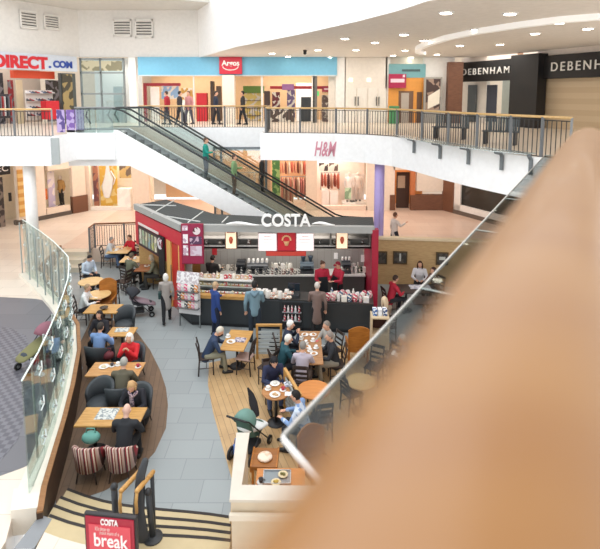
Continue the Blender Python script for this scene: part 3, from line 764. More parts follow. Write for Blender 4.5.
def rect_table(label, u0, v0, u1, v1, top, z=.75, leg='pedestal', rz=None, group=None):
    a, b, c, d = at(u0, v0, z), at(u1, v0, z), at(u1, v1, z), at(u0, v1, z)
    ctr = (a + b + c + d) / 4; w = ((b - a).length + (c - d).length) / 2; dd = abs(a.y - d.y)
    t = thing('dining_table', label, 'table', (ctr.x, ctr.y, 0), R(rz or 0), group)
    MB().box(0, 0, z - .018, w, dd, .036).build('table_top', top, t, bevel=.008)
    pts = (0,) if w < 1 else (-w * .28, w * .28)
    for x in pts:
        MB().tube([(x, 0, .03), (x, 0, z - .036)], .035, 10).build('pedestal', BLACK, t, smooth=True)
        MB().lathe([(.21, 0), (.21, .015), (.06, .04)], (x, 0, 0), 20).build('base', BLACK, t, smooth=True)
    return t, ctr, w, dd
def round_table(label, u, v, r, top, z=.75):
    c = at(u, v, z)
    t = thing('round_table', label, 'table', (c.x, c.y, 0))
    MB().lathe([(r - .01, z - .035), (r, z - .025), (r, z - .008), (r - .008, z)], (0, 0, 0), 40).build('table_top', top, t)
    MB().tube([(0, 0, .03), (0, 0, z - .035)], .035, 10).build('pedestal', BLACK, t, smooth=True)
    MB().lathe([(.2, 0), (.2, .015), (.06, .04)], (0, 0, 0), 20).build('base', BLACK, t, smooth=True)
    return t, c
ORANGE = mat('#d48a48', .35, 0, 'wood', '#c27a3a')
rect_table('long oak table nearest the steps with a newspaper on it', 80, 407, 143, 426, OAK)
rect_table('long oak table between the scarlet cardigan and the khaki coat', 90, 362, 142, 376, mat('#cf9a60', .4, 0, 'wood', '#b07c44'))
rect_table('small oak table with a folded newspaper behind the scarlet cardigan', 109, 327, 135, 336, OAK)
rect_table('long oak table with a dark bowl beside the pushchair', 87, 304, 120, 313, OAK)
rect_table('small square table between the two pairs by the kiosk wall', 122, 256, 142, 262, PALEOAK)
rect_table('square brown table in front of the khaki-coated person by the kiosk', 137, 264, 152, 271, mat('#a9683e', .4, 0, 'wood', '#8a5030'))
rect_table('far corner table under the black railing', 110, 246, 131, 253, PALEOAK)
round_table('small pale round table, the farther of two at the left', 91, 281, .42, PALEOAK)
round_table('small pale round table, the nearer of two at the left', 98, 294, .40, PALEOAK)
rect_table('square oak table on the timber floor with one navy-coated sitter', 225, 330, 249, 350, OAK, rz=-8)
rect_table('busy table covered with cups and plates among five people', 299, 331, 322, 364, mat('#b98a60', .4, 0, 'wood', '#9a6c44'))
round_table('orange-topped round table beside the busy table', 314, 389, .36, ORANGE)
round_table('small brown round table set with white crockery', 276, 391, .31, mat('#bb8350', .4, 0, 'wood', '#a06c3c'))
round_table('pale round table seen through the glass ledge', 361, 381, .33, PALEOAK)
rect_table('low orange table holding a tray inside the half wall', 256, 468, 305, 489, ORANGE, z=.72)
rect_table('cluttered small table seen through the glass ledge', 386, 350, 412, 362, mat('#5a4838', .5))
rect_table('table in front of the wall pictures at the right end', 398, 284, 436, 293, mat('#3c3230', .5))
rect_table('dark high table of magazines next to the timber wall', 412, 296, 436, 304, mat('#4a4040', .5))

# ---------------------------------------------------------------- crockery and papers
PORC = mat('#f6f3ee', .25); REDC = mat('#b3263a', .35)
def make_cup(label, m=PORC):
    t = thing('coffee_cup', label, 'cup')
    MB().lathe([(.026, .012), (.034, .02), (.044, .075), (.041, .075), (.033, .03)], (0, 0, 0), 16).build('body', m, t, smooth=True)
    MB().lathe([(.04, 0), (.072, .008), (.074, .013), (.03, .012)], (0, 0, 0), 18).build('saucer', PORC, t, smooth=True)
    MB().tube([(.04, 0, .065), (.066, 0, .062), (.068, 0, .038), (.037, 0, .03)], .006, 6).build('handle', m, t, smooth=True)
    return t
CUP = {}
def cup(u, v, label, m=PORC, z=.75, rz=0, group=None):
    p = at(u, v, z + .03); p.z = z
    if m in CUP: return dup(CUP[m], p, rz, label, group)
    t = make_cup(label, m); t.location = p; t.rotation_euler.z = rz; CUP[m] = t
    if group: t['group'] = group
    return t
def plate(u, v, r, label, z=.75, m=PORC, food=None, name='plate', group=None):
    p = at(u, v, z); 
    t = thing(name, label, 'plate', p, 0, group)
    MB().lathe([(r * .55, 0), (r, .016), (r, .02), (r * .6, .008), (.01, .007)], (0, 0, 0), 24).build('dish', m, t, smooth=True)
    if food: 
        f = MB()
        for k in range(4): f.ball((random.uniform(-.3, .3) * r, random.uniform(-.3, .3) * r, .022), (r * .32, r * .26, .022), 10, 6)
        f.build('food', food, t, smooth=True)
    return t
def paper(u, v, w, d, label, z=.75, m=None, rz=0, name='newspaper', cat='newspaper', group=None):
    p = at(u, v, z)
    mb = MB()
    n = 8; vs = []; fs = []
    for i in range(n + 1):
        x = -w / 2 + w * i / n; zz = .004 + .010 * abs(math.sin(i / n * PI * 2))
        vs += [(x, -d / 2, zz), (x, d / 2, zz), (x, d / 2, 0), (x, -d / 2, 0)]
    for i in range(n):
        for k in range(4): k2 = (k + 1) % 4; fs.append((i * 4 + k, i * 4 + k2, (i + 1) * 4 + k2, (i + 1) * 4 + k))
    fs += [(3, 2, 1, 0), tuple(range(n * 4, n * 4 + 4))]
    mb.add(vs, fs)
    return mb.build(name, m or NEWS, None, p, rz, label=label, cat=cat, group=group)
NEWS = mat('#cfcfca', .8, 0, 'speckle', '#8f9698', 28)
paper(107, 414, .40, .36, 'grey newspaper spread on the nearest left table')
paper(122, 330, .36, .24, 'folded newspaper on the small oak table', rz=.1)
paper(240, 340, .30, .24, 'printed leaflet lying on the square oak table', rz=-.15, m=mat('#c4b9c0', .7, 0, 'speckle', '#6a6478', 22), name='leaflet', cat='leaflet')
paper(420, 287, .7, .35, 'large white papers on the table by the wall pictures', m=mat('#dcdce4', .8, 0, 'speckle', '#b6b6c4', 14))
plate(231, 342, .12, 'white plate of food in front of the navy-coated sitter', food=mat('#b08a60', .7)); cup(228, 336, 'white cup at the far edge of the square oak table')
bw = at(104, 309, .75); t = MB().lathe([(.05, 0), (.12, .05), (.125, .06), (.1, .045), (.02, .02)], (0, 0, 0), 20).build('bowl', mat('#4a3c30', .5), None, bw, smooth=True, label='dark bowl on the long table beside the pushchair', cat='bowl')
gB = 'cups on the busy table'
for k, (u, v) in enumerate(((301, 338), (306, 342), (313, 340), (310, 350), (303, 352), (316, 347), (311, 358))):
    cup(u, v, 'white cup and saucer among the clutter on the busy table', group=gB, rz=k)
for k, (u, v) in enumerate(((305, 335), (313, 335), (307, 347), (314, 354))):
    plate(u, v, .10, 'small white plate on the busy table', food=mat('#c08a5a', .7), group='plates on the busy table')
for k, (u, v) in enumerate(((302, 345), (317, 341))):
    paper(u, v, .12, .08, 'red and pink paper napkin on the busy table', m=mat('#c86a64', .8), rz=k, name='napkin', cat='napkin', group='napkins on the busy table')
plate(275, 384, .11, 'white plate on the far side of the small brown round table', food=mat('#d8d4cc', .6))
plate(275, 395, .12, 'white plate on the near side of the small brown round table', food=mat('#c4a078', .7))
cup(283, 389, 'red cup on the small brown round table', REDC); cup(268, 388, 'white cup at the left rim of the small brown round table')
paper(290, 384, .26, .20, 'white and grey paper between the two sitters at the round table', m=mat('#e4e4ea', .8, 0, 'speckle', '#8a90a4', 24), rz=.3)
paper(289, 394, .18, .14, 'white napkin beside the red cup', m=mat('#f0eeee', .8), name='napkin', cat='napkin')
# tray with two bowls on the low orange table
tp = at(277, 478, .72)
tr = thing('serving_tray', 'steel serving tray with two bowls of food on the low orange table', 'tray', tp)
MB().box(.0, 0, .008, .46, .30, .012).build('base', mat('#8f979c', .3, .6), tr, bevel=.004)
rm = MB()
for sx in (-1, 1): rm.box(sx * .23, 0, .02, .012, .31, .03)
for sy in (-1, 1): rm.box(0, sy * .15, .02, .47, .012, .03)
rm.build('rim', mat('#c8ccd0', .3, .6), tr)
plate(283, 475, .085, 'pale bowl of green food at the far side of the tray', z=.737, m=mat('#e9d7b0', .4), food=mat('#6a6a30', .7), name='bowl')
plate(276, 483, .085, 'pale bowl of yellow food at the near side of the tray', z=.737, m=mat('#e9d7b0', .4), food=mat('#c8a848', .7), name='bowl')
cup(261, 481, 'dark cup beside the serving tray', mat('#4a4446', .4), z=.72)
MB().lathe([(.12, 0), (.14, .02), (.13, .045), (.05, .05)], (0, 0, 0), 24).build('cushion', mat('#f0dcc8', .8, 0, 'speckle', '#e4c4a8', 14), None, (at(265, 457, .47).x, at(265, 457, .47).y, .45), smooth=True, label='round pale cushion lying on the square tan stool', cat='cushion')
for k, (u, v, w_, h_) in enumerate(((120, 249, .2, .08), (130, 259, .2, .1), (147, 266, .25, .1))):
    plate(u, v, .11, ['white plate on the far corner table', 'white plate on the small square table by the kiosk wall', 'white plate on the brown table by the kiosk'][k], food=mat('#b8825a', .7))
cup(116, 250, 'white cup on the far corner table'); cup(135, 258, 'white cup on the small square table by the kiosk wall')
cup(112, 365, 'dark cup on the table before the khaki coat', mat('#4a4446', .4)); cup(118, 364, 'white cup on the table before the khaki coat')
cup(138, 366, 'red takeaway cup by the scarlet cardigan', REDC); plate(104, 367, .12, 'white plate beside the bent khaki-coated person', food=mat('#d8c8a8', .7))
cup(394, 353, 'white cup on the cluttered table behind the glass ledge'); plate(400, 356, .12, 'plate of food on the cluttered table behind the glass ledge', food=mat('#d0a850', .7))
# bags
def bag(u, v, z, label, hexc, s=(.3, .2, .26), rz=0):
    p = at(u, v, z + s[2] / 2); p.z = z
    t = thing('handbag', label, 'bag', p, rz)
    m = MB(); m.ball((0, 0, s[2] * .48), (s[0] / 2, s[1] / 2, s[2] * .48), 14, 10); m.v = [Vector((q.x, q.y, max(0, q.z))) for q in m.v]; m.build('body', mat(hexc, .7), t, smooth=True)
    MB().tube([(-s[0] * .25, 0, s[2] * .9), (-s[0] * .2, 0, s[2] * 1.25), (s[0] * .2, 0, s[2] * 1.25), (s[0] * .25, 0, s[2] * .9)], .012, 6).build('handle', mat(hexc, .7), t, smooth=True)
bag(91, 437, .47, 'teal cloth bag lying on the empty striped tub chair', '#6aa59a', (.36, .26, .24))
bag(108, 355, .42, 'maroon bag beside the denim-blue-shirted person', '#6e2c34', (.32, .24, .24))
bag(143, 412, .0, 'black coat-like bag hanging by the floor right of the nearest left table', '#1c1c20', (.3, .5, .62))
bag(238, 449, .0, 'blue and white bag behind the half wall', '#5a78b8', (.26, .2, .3))
bag(275, 345, .0, 'black rucksack beside the dark chairs by the partition', '#16171a', (.34, .28, .5))

# ---------------------------------------------------------------- partitions
def partition(label, p0, p1, h, slats):
    d = Vector(p1) - Vector(p0); L = d.length; rz = math.atan2(d.y, d.x)
    t = thing('partition_screen', label, 'partition', (p0[0], p0[1], 0), rz)
    MB().box(L / 2, 0, h - .03, L + .06, .07, .06).build('top_rail', OAK, t, bevel=.01)
    for x in (0, L): MB().box(x, 0, (h - .06) / 2, .06, .06, h - .06).build('post', OAK, t)
    m = MB()
    for k in range(slats): m.box(L / 2, 0, .18 + k * (h - .3) / slats, L - .06, .02, (h - .3) / slats * .62)
    m.build('slat_panel', mat('#b4bcbe', .4), t)
p0, p1 = at(257, 324, 1.0), at(281, 324, 1.0)
partition('low oak-framed partition with grey slats before the counter', p0[:2], p1[:2], 1.0, 6)
p0, p1 = at(285, 368, 1.0), at(300, 393, 1.0)
partition('oak-topped partition running between the round tables', p0[:2], p1[:2], 1.0, 6)

# ---------------------------------------------------------------- pushchairs
def pushchair(label, p, h, frame, fabric, hood, blanket=None):
    t = thing('pushchair', label, 'pushchair', p, R(h))
    for sx in (-1, 1):
        for y, r in ((.38, .09), (-.34, .13)):
            w = MB(); w.tube([(sx * .24 - .018, y, r), (sx * .24 + .018, y, r)], r, 20); o = w.build('wheel', mat('#1c1c1e', .6), t)
            MB().tube([(sx * .24 - .024, y, r), (sx * .24 + .024, y, r)], r * .45, 12).build('hub', STEEL, o)
        MB().tube([(sx * .22, .38, .1), (sx * .22, .05, .45), (sx * .22, -.40, .95), (sx * .21, -.50, 1.02)], .014, 8).build('frame_tube', frame, t, smooth=True)
        MB().tube([(sx * .22, -.34, .13), (sx * .22, .02, .48)], .014, 8).build('frame_tube', frame, t, smooth=True)
    MB().tube([(-.22, -.50, 1.02), (.22, -.50, 1.02)], .02, 8).build('handle_bar', mat('#222', .6), t)
    MB().limb([(0, .26, .42), (0, .0, .42), (0, -.16, .50), (0, -.26, .82)], [.18, .2, .2, .18], 12, (1, 0, 0), [.06, .06, .06, .05]).build('seat', fabric, t, smooth=True)
    m = MB(); n = 10; vs = []; fs = []
    for i in range(7):
        a = R(20 + i * 18)
        for k in range(n + 1):
            b = PI * k / n
            vs.append((.23 * math.cos(b), -.22 + .30 * math.sin(b) * math.cos(a), .72 + .30 * math.sin(b) * math.sin(a)))
    for i in range(6):
        for k in range(n): fs.append((i * (n + 1) + k, i * (n + 1) + k + 1, (i + 1) * (n + 1) + k + 1, (i + 1) * (n + 1) + k))
    m.add(vs, fs); o = m.build('hood', hood, t, smooth=True); sm = o.modifiers.new('s', 'SOLIDIFY'); sm.thickness = .012
    MB().box(0, -.05, .2, .36, .42, .10).build('basket', mat('#26282b', .8), t, bevel=.03)
    if blanket:
        MB().limb([(0, .36, .40), (0, .1, .50), (0, -.14, .60)], [.21, .23, .2], 12, (1, 0, 0), [.05, .07, .06]).build('blanket', blanket, t, smooth=True)
    return t
p = at(139, 304, .4); pushchair('black pushchair parked on the grey tiles beside the left tables', (p.x, p.y, 0), -70, BLACK, mat('#3a3a40', .8), mat('#2e3036', .8), mat('#8a7880', .9))
p = at(38, 346, MZ + .5); pushchair('pushchair with a pink-edged dark hood beyond the glass screen', (p.x, p.y, MZ), 150, BLACK, mat('#3a4048', .8), mat('#8a5a66', .8), mat('#77744e', .9))
p = at(250, 424, .6); pushchair('green pushchair with a white blanket behind the half wall', (p.x, p.y, 0), -25, BLACK, mat('#4a6a60', .8), mat('#6b8f85', .8), mat('#eef0ee', .9))
p = at(246, 402, .8); MB().limb([(.12, -.1, -.18), (.05, 0, 0), (0, .05, .16), (-.06, .04, .30)], [.07, .09, .06, .02], 12, None, [.06, .06, .04, .02]).build('coat', mat('#2a2729', .9), None, (p.x + .1, p.y, .78), smooth=True, label='black hooded coat draped over the green pushchair handle', cat='coat')

# condiment cabinet
q = at(379, 352, 0); cb = thing('condiment_cabinet', 'beige open cabinet with a dark shelf and blue boxes on top', 'cabinet', (q.x, q.y, 0), R(-4))
for sx in (-1, 1): MB().box(sx * .23, 0, .55, .04, .45, 1.1).build('side_panel', mat('#d8c2a0', .5), cb)
MB().box(0, .2, .55, .42, .04, 1.1).build('back_panel', mat('#4a2a24', .6), cb)
for z in (.04, .6, 1.08): MB().box(0, -.01, z, .42, .42, .04).build('shelf', mat('#d8c2a0', .5), cb)
MB().box(0, -.2, .32, .42, .03, .5).build('door', mat('#cdb592', .5), cb)
for k, (x, hx) in enumerate(((-.14, '#3c6aa8'), (.0, '#e4e6ea'), (.14, '#2c4a7c'))):
    MB().box(0, 0, .09, .11, .2, .18).build('carton', mat(hx, .5, 0, 'speckle', '#eef0f4', 16), None, (q.x + x, q.y, 1.10), bevel=.006, label=['mid-blue carton on the condiment cabinet', 'white carton in the middle of the cabinet top', 'dark blue carton on the condiment cabinet'][k], cat='carton')
# pictures on the timber wall
for k, (u0, v0, u1, v1) in enumerate(((376, 251, 387, 264), (393, 251, 407, 264), (436, 252, 448, 265))):
    a, b = on(u0, v0, (2.75, 18.38), (7.5, 17.88)), on(u1, v1, (2.75, 18.38), (7.5, 17.88))
    c = (a + b) / 2; w_, h_ = (b - a).x, a.z - b.z
    t = thing('framed_picture', ['plain dark picture next to the red kiosk post', 'dark picture with a pale diagonal streak on the timber wall', 'dark picture with a white patch at the far right of the timber wall'][k], 'picture', (c.x, c.y - .02, c.z), math.atan2(-.5, 4.75))
    MB().bx(-w_ / 2, w_ / 2, -.02, .02, -h_ / 2, h_ / 2).build('frame', mat('#54401f', .5), t)
    MB().bx(-w_ / 2 + .04, w_ / 2 - .04, -.03, -.02, -h_ / 2 + .04, h_ / 2 - .04).build('canvas', mat('#3a3630', .5, 0, 'speckle', '#524c44', 9), t)
    if k: MB().box(0, -.034, .02, w_ * (.12 if k == 1 else .5), .006, h_ * (.6 if k == 1 else .25), 0).build('motif', mat('#c8c8c0', .6), t)

# ---------------------------------------------------------------- railing at the far end of the cafe
def railing(label, pts, z0, h, post_every=1.0, top=None, bar=.10, gap=.07, group=None, name='railing', bars=True, thick=.02):
    t = thing(name, label, 'railing', (pts[0][0], pts[0][1], z0))
    P = [Vector((p[0] - pts[0][0], p[1] - pts[0][1], 0)) for p in pts]
    MB().tube([p + Vector((0, 0, h)) for p in P], .035, 10).build('handrail', top or OAK, t, smooth=True)
    for a, b in zip(P, P[1:]):
        L = (b - a).length; n = max(1, round(L / post_every))
        for k in range(n):
            c, e = a.lerp(b, k / n), a.lerp(b, (k + 1) / n)
            MB().tube([c - Vector((0, 0, .2 if z0 > 3 else 0)), c + Vector((0, 0, h))], .045, 8).build('post', mat('#6e7072', .45), t)
            if bars:
                m = MB(); d = (e - c); q = max(2, int(d.length / bar))
                for i in range(1, q): m.tube([c + d * i / q + Vector((0, 0, .08)), c + d * i / q + Vector((0, 0, h - .08))], thick / 2, 5)
                m.tube([c + Vector((0, 0, .08)), e + Vector((0, 0, .08))], .014, 6); m.tube([c + Vector((0, 0, h - .08)), e + Vector((0, 0, h - .08))], .014, 6)
                m.build('baluster_panel', GREY if top is None else BLACK, t)
    MB().tube([P[-1], P[-1] + Vector((0, 0, h))], .03, 8).build('post', GREY, t)
    return t
a, b, c = at(94, 257, MZ), at(90, 251, MZ), at(132, 240, MZ)
railing('black barred railing with wooden handrail behind the far corner table', [(-8.8, 20.35), (-8.85, 21.0), (-6.4, 21.3)], MZ, 1.05, 1.0, mat('#8a5a38', .5))
# ================================================================ THE COFFEE KIOSK
RT = 3.0
k_fl, k_fr = Vector((-3.81, 15.64)), Vector((2.35, 15.4))
k_bl = Vector((-6.3, 18.7))
kz = thing('coffee_kiosk', 'red-sided coffee kiosk with a flat dark mesh roof in the middle of the hall', 'kiosk', (0, 0, 0))
REDW = mat('#c8283a', .45); PALEG = mat('#b9b6b0', .5)
roof_poly = [k_fl, k_fr] + [Vector(at(u, v, RT)[:2]) for u, v in ((373, 217), (266, 216.5), (215, 214), (166, 199.5))] + [k_bl]
MB().prism(roof_poly, RT - .06, RT).build('roof', mat('#3d403f', .7, 0, 'checker', '#343736', 8.0), kz)
rim = MB()
cl = [roof_poly[-1], roof_poly[0], roof_poly[1]]
for a, b in zip(cl, cl[1:]):
    d = (b - a).normalized(); n = Vector((-d.y, d.x)); rim.prism([a - n * .05, b - n * .05, b + n * .12, a + n * .12], RT - .17, RT + .05)
rim.build('roof_edge', mat('#a3a3a0', .45), kz)
def rib(p, q, w=.035): 
    d = Vector(q) - Vector(p); c = (Vector(p) + Vector(q)) / 2
    return MB().box(c.x, c.y, RT + .015, d.length, w, .03, math.atan2(d.y, d.x)).build('roof_rib', mat('#d6d6d2', .5), kz)
rib(at(152, 214, RT)[:2], at(174, 201, RT)[:2]); rib(at(156, 215, RT)[:2], at(200, 222, RT)[:2]); rib(at(188, 223, RT)[:2], at(203, 212, RT)[:2]); rib(at(222, 223, RT)[:2], at(228, 217, RT)[:2])
rib(at(136, 205, RT)[:2], at(176, 206, RT)[:2]); 
# left red wall, in the kiosk's own line
d = (k_fl - k_bl); L = d.length; d.normalize(); n_out = Vector((d.y, -d.x)); n_out = -n_out if n_out.x > 0 else n_out
def side(name, s0, s1, z0, z1, m, out=.0, th=.08, parent=kz):
    a, b = k_bl + d * s0 + n_out * out, k_bl + d * s1 + n_out * out
    return MB().prism([a, b, b - n_out * th, a - n_out * th], z0, z1).build(name, m, parent)
YEL = mat('#e2b268', .5)
side('side_wall', 0, L * .70, 1.5, 2.76, REDW); side('dado', .3, L * .70, 0, 1.5, mat('#d8b078', .5, 0, 'wood', '#c89c60'), -.75); side('soffit', .2, L * .70, 1.5, 1.55, mat('#b02434', .5), -.08, .75)
side('side_wall', L * .70, L, 2.3, 2.76, REDW); side('side_wall', L * .95, L, 0, 2.3, REDW)
side('side_wall', L * .70, L * .74, 0, 2.3, YEL)
dr = side('door', L * .78, L * .93, .02, 2.25, mat('#c63028', .4), -.05, .05)
hd = MB().tube([(k_bl + d * L * .80).to_3d() + Vector((0, 0, .9)) + n_out.to_3d() * .03, (k_bl + d * L * .80).to_3d() + Vector((0, 0, 1.5)) + n_out.to_3d() * .03], .015, 8).build('handle', STEEL, dr)
side('door_frame', L * .74, L * .78, 0, 2.3, YEL); side('door_frame', L * .93, L * .95, 0, 2.3, YEL)
# photo strip on the red wall
pb = thing('photo_board', 'long black-edged board of six small pictures on the red kiosk wall', 'picture', (0, 0, 0))
side('board', L * .10, L * .56, 1.55, 2.3, mat('#3a2428', .5), .05, .03, pb)
side('title_strip', L * .10, L * .56, 2.34, 2.42, mat('#e8dcd8', .5), .05, .03, pb)
for i in range(6): side('small_picture', L * (.13 + .07 * i), L * (.178 + .07 * i), 1.65, 2.2, mat(['#d9d4c4', '#a8c0a0', '#d8d0b0', '#8fa8b0', '#c8c878', '#e2d8c0'][i], .5, 0, 'speckle', '#a8a890', 9), .06, .02, pb)
hs = thing('menu_sign', 'narrow black hanging menu sign with a round cup emblem on the red kiosk wall', 'sign', (0, 0, 0))
side('board', L * .58, L * .69, .95, 2.35, mat('#191719', .5), .08, .05, hs)
a = k_bl + d * (L * .635) + n_out * .1
em = MB(); em.tube([(a.x, a.y, 2.1), (a.x + n_out.x * .03, a.y + n_out.y * .03, 2.1)], .2, 20); em.build('emblem', mat('#d9d4d8', .5, 0, 'speckle', '#7a2a3c', 9), hs)
# front: bulkhead over the back counter with shelves, light boxes
def fy(x): return 15.64 + (x + 3.81) / 6.16 * -.24
blk = mat('#8f8b86', .5)
yb = 17.5
MB().bx(-3.6, 2.3, 15.75, 15.9, RT - .2, RT - .06).build('front_beam', PALEG, kz)
MB().bx(-3.3, 2.3, 16.25, 16.3, 2.25, 2.85).build('bulkhead_back', mat('#8a8680', .6), kz)
MB().bx(-3.3, 2.3, 15.82, 16.3, 2.2, 2.26).build('bulkhead_shelf', blk, kz); MB().bx(-3.3, 2.3, 15.9, 16.28, 2.48, 2.51).build('bulkhead_shelf', blk, kz)
MB().bx(-3.3, 2.3, 15.82, 15.86, 2.2, 2.3).build('bulkhead_rail', PALEG, kz)
for x in (-3.3, -2.05, -1.0, 1.0, 1.45, 2.28): MB().bx(x - .03, x + .03, 15.84, 16.28, 2.2, 2.85).build('bulkhead_upright', mat('#7e7a74', .5), kz)
MB().bx(-3.6, 2.3, yb, yb + .08, 0, 2.72).build('back_wall', mat('#a5a29d', .5, 0, 'tiles', '#9a9792', .25), kz)
MB().bx(2.28, 2.48, 15.35, 15.6, 0, 2.95).build('red_post', COSTA, kz); MB().bx(2.32, 2.4, 15.6, yb + .08, 0, 2.6).build('end_wall', COSTA, kz)
MB().bx(-3.78, -3.6, 16.0, 16.15, 0, 2.9).build('corner_post', PALEG, kz)
MB().prism([k_bl + Vector((.1, 0)), (-3.6, 17.5), (-3.6, 17.6), k_bl + Vector((.1, .1))], 0, 2.7).build('rear_wall', mat('#d0a870', .5, 0, 'wood', '#c0955c'), kz)
# letters on the roof edge
lt = text_mesh('kiosk_letters', 'COSTA', 1.55, .40, .09, mat('#fbfaf7', .4), None, (dp(286, 221, 15.35).x, 15.4, RT + .25), fat=.02, label='white standing COSTA letters on the front edge of the kiosk roof', cat='sign')
for k, (u0, u1) in enumerate(((226, 259), (312, 335))):
    a, b = dp(u0, 222, 15.4), dp(u1, 222, 15.4); n = 10; ps = [Vector((a.x + (b.x - a.x) * i / n, 15.4, RT + .13 + .035 * math.sin(i / n * PI * 1.6))) for i in range(n + 1)]
    MB().tube(ps, [.012 + .035 * math.sin(PI * i / n) for i in range(n + 1)], 8).build('roof_swoosh', mat('#fbfaf7', .4), None, smooth=True, label=['white wavy flourish left of the roof letters', 'white wavy flourish right of the roof letters'][k], cat='sign')
# light boxes in the bulkhead
def boxsign(name, label, u0, v0, u1, v1, y, d, frame, face, e=0, parent=None, cat='sign'):
    a, b = dp(u0, v0, y), dp(u1, v1, y); t = thing(name, label, cat, ((a.x + b.x) / 2, y, (a.z + b.z) / 2)); w, h = b.x - a.x, a.z - b.z
    MB().bx(-w / 2, w / 2, 0, d, -h / 2, h / 2).build('case', frame, t)
    MB().bx(-w / 2 + .025, w / 2 - .025, -.012, 0, -h / 2 + .025, h / 2 - .025).build('face', face, t)
    return t, w, h
for k, (u0, u1) in enumerate(((225, 237), (336, 348))):
    t, w, h = boxsign('lantern_box', ['small lit picture box in the kiosk bulkhead, left of the menu', 'small lit picture box in the kiosk bulkhead, right of the menu'][k], u0, 230, u1, 249, 15.7, .15, mat('#7c4a34', .5), mat('#f4d9b8', .5, emit=.7))
    MB().lathe([(.04, -.12), (.07, 0), (.05, .08), (.02, .1)], (0, -.03, 0), 12).build('motif', mat('#c85a3c', .5), t)
    MB().box(0, -.02, h * .5 - .06, w * .7, .02, .05).build('heading', mat('#b04a3c', .5), t)
t, w, h = boxsign('menu_board', 'lit white menu board left of the red emblem panel', 258, 233, 277, 251, 15.7, .12, mat('#d8c8c8', .5), mat('#fdf3f0', .5, emit=.8))
for i in range(5): MB().box(0, -.016, h * .32 - i * h * .16, w * (.7 if i else .4), .006, .02).build('menu_line', mat('#e0a8a8', .5), t)
t, w, h = boxsign('menu_board', 'lit white menu board right of the red emblem panel', 296, 233, 314, 251, 15.7, .12, mat('#d8c8c8', .5), mat('#fdf3f0', .5, emit=.8))
for i in range(5): MB().box(0, -.016, h * .32 - i * h * .16, w * (.7 if i else .4), .006, .02).build('menu_line', mat('#e0a8a8', .5), t)
t, w, h = boxsign('emblem_panel', 'red centre panel with a pale cup emblem between the menu boards', 277, 231, 296, 251, 15.68, .12, COSTA, mat('#b8222e', .5, emit=.25))
m = MB(); m.lathe([(.05, -.12), (.09, -.02), (.1, .02)], (0, -.02, -.02), 14)
for i in range(9): a = R(i * 22.5); m.box(math.cos(a) * .13, -.03, .05 + math.sin(a) * .13, .05, .02, .05)
m.build('cup_motif', mat('#f2c08c', .5), t)
t, w, h = boxsign('red_banner', 'curved red promotional strip below the menu boards', 266, 251, 306, 256, 15.72, .05, mat('#cc3a34', .5), mat('#d84a3c', .5)); 
# poster panel at the front left corner
t, w, h = boxsign('notice_board', 'tall maroon poster panel with pale notices at the kiosk front left corner', 181, 224, 204, 264, 15.5, .08, mat('#8f1f3c', .5), mat('#98264a', .5))
for (x0, x1, z0, z1, hx) in ((-.44, -.2, .62, .84, '#f0e6e8'), (-.42, -.2, .05, .45, '#f4eef0'), (-.42, -.2, -.5, -.05, '#f4eef0'), (-.12, .42, .0, .35, '#5a3a58'), (-.1, .42, -.52, -.08, '#d8c8d4')):
    MB().bx(w * x0, w * x1, -.03, -.012, h * z0 * .55, h * z1 * .55).build('notice', mat(hx, .5, 0, 'speckle', '#c8a8b8', 10), t)
MB().tube([(w * .2, -.035, h * .33), (w * .2, -.012, h * .33)], .12, 20).build('emblem', mat('#e6d8d8', .5, 0, 'speckle', '#5a2a34', 12), t)
# counter
A, B, Cc = Vector((-3.97, 15.62)), Vector((-3.4, 14.93)), Vector((2.2, 14.32))
ct = thing('serving_counter', 'long dark-panelled serving counter with a timber ledge along the kiosk front', 'counter', (0, 0, 0))
nf = Vector((-(Cc - B).y, (Cc - B).x)).normalized()
MB().prism([A, B, Cc, Cc + nf * .7, B + nf * .7, A + Vector((.55, .35))], .12, .92).build('front_panel', mat('#33373a', .4), ct)
MB().prism([A + Vector((.06, .06)), B + nf * .06, Cc + nf * .06, Cc + nf * .6, B + nf * .6, A + Vector((.5, .3))], 0, .12).build('plinth', BLACK, ct)
MB().prism([B - nf * .04, B.lerp(Cc, .33) - nf * .04, B.lerp(Cc, .33) + nf * .16, B + nf * .16], .92, 1.02).build('timber_ledge', OAK, ct)
MB().prism([B + nf * .16, Cc + nf * .0, Cc + nf * .72, B + nf * .72], .92, .96).build('worktop', mat('#3c3a38', .3), ct)
def cpos(t, dep): return B.lerp(Cc, t) + nf * dep
rzc = math.atan2((Cc - B).y, (Cc - B).x)
# panel joints
for t_ in (.33, .5, .74): q = cpos(t_, -.004); MB().box(q.x, q.y, .5, .015, .01, .78, rzc).build('panel_joint', BLACK, ct)
# display case
dc = thing('display_case', 'glass-fronted chilled display case on the left half of the counter', 'display case', (0, 0, 0))
a, b, c_, d_ = cpos(.02, .18), cpos(.33, .18), cpos(.33, .68), cpos(.02, .68)
MB().prism([cpos(.02, .40), b + nf * .22, c_, d_], 1.33, 1.36).build('top', mat('#d8d8d4', .3), dc)
MB().prism([d_ - nf * .02, c_ - nf * .02, c_, d_], .96, 1.33).build('back_panel', mat('#a8a49c', .4), dc)
g = MB(); g.add([(*a, .98), (*b, .98), (*(b + nf * .22), 1.33), (*(a + nf * .22), 1.33)], [(0, 1, 2, 3)]); g.build('glass_front', SHOPGLASS, dc)
MB().prism([cpos(.02, .42), cpos(.33, .42), c_, d_], 1.12, 1.135).build('shelf', mat('#cfcfc8', .3), dc)
PK = ['#d8b08a', '#e6d0b0', '#c46a4c', '#d8a8a0', '#b87a50', '#ece0cc', '#c8574c', '#a89a70', '#e0c078']
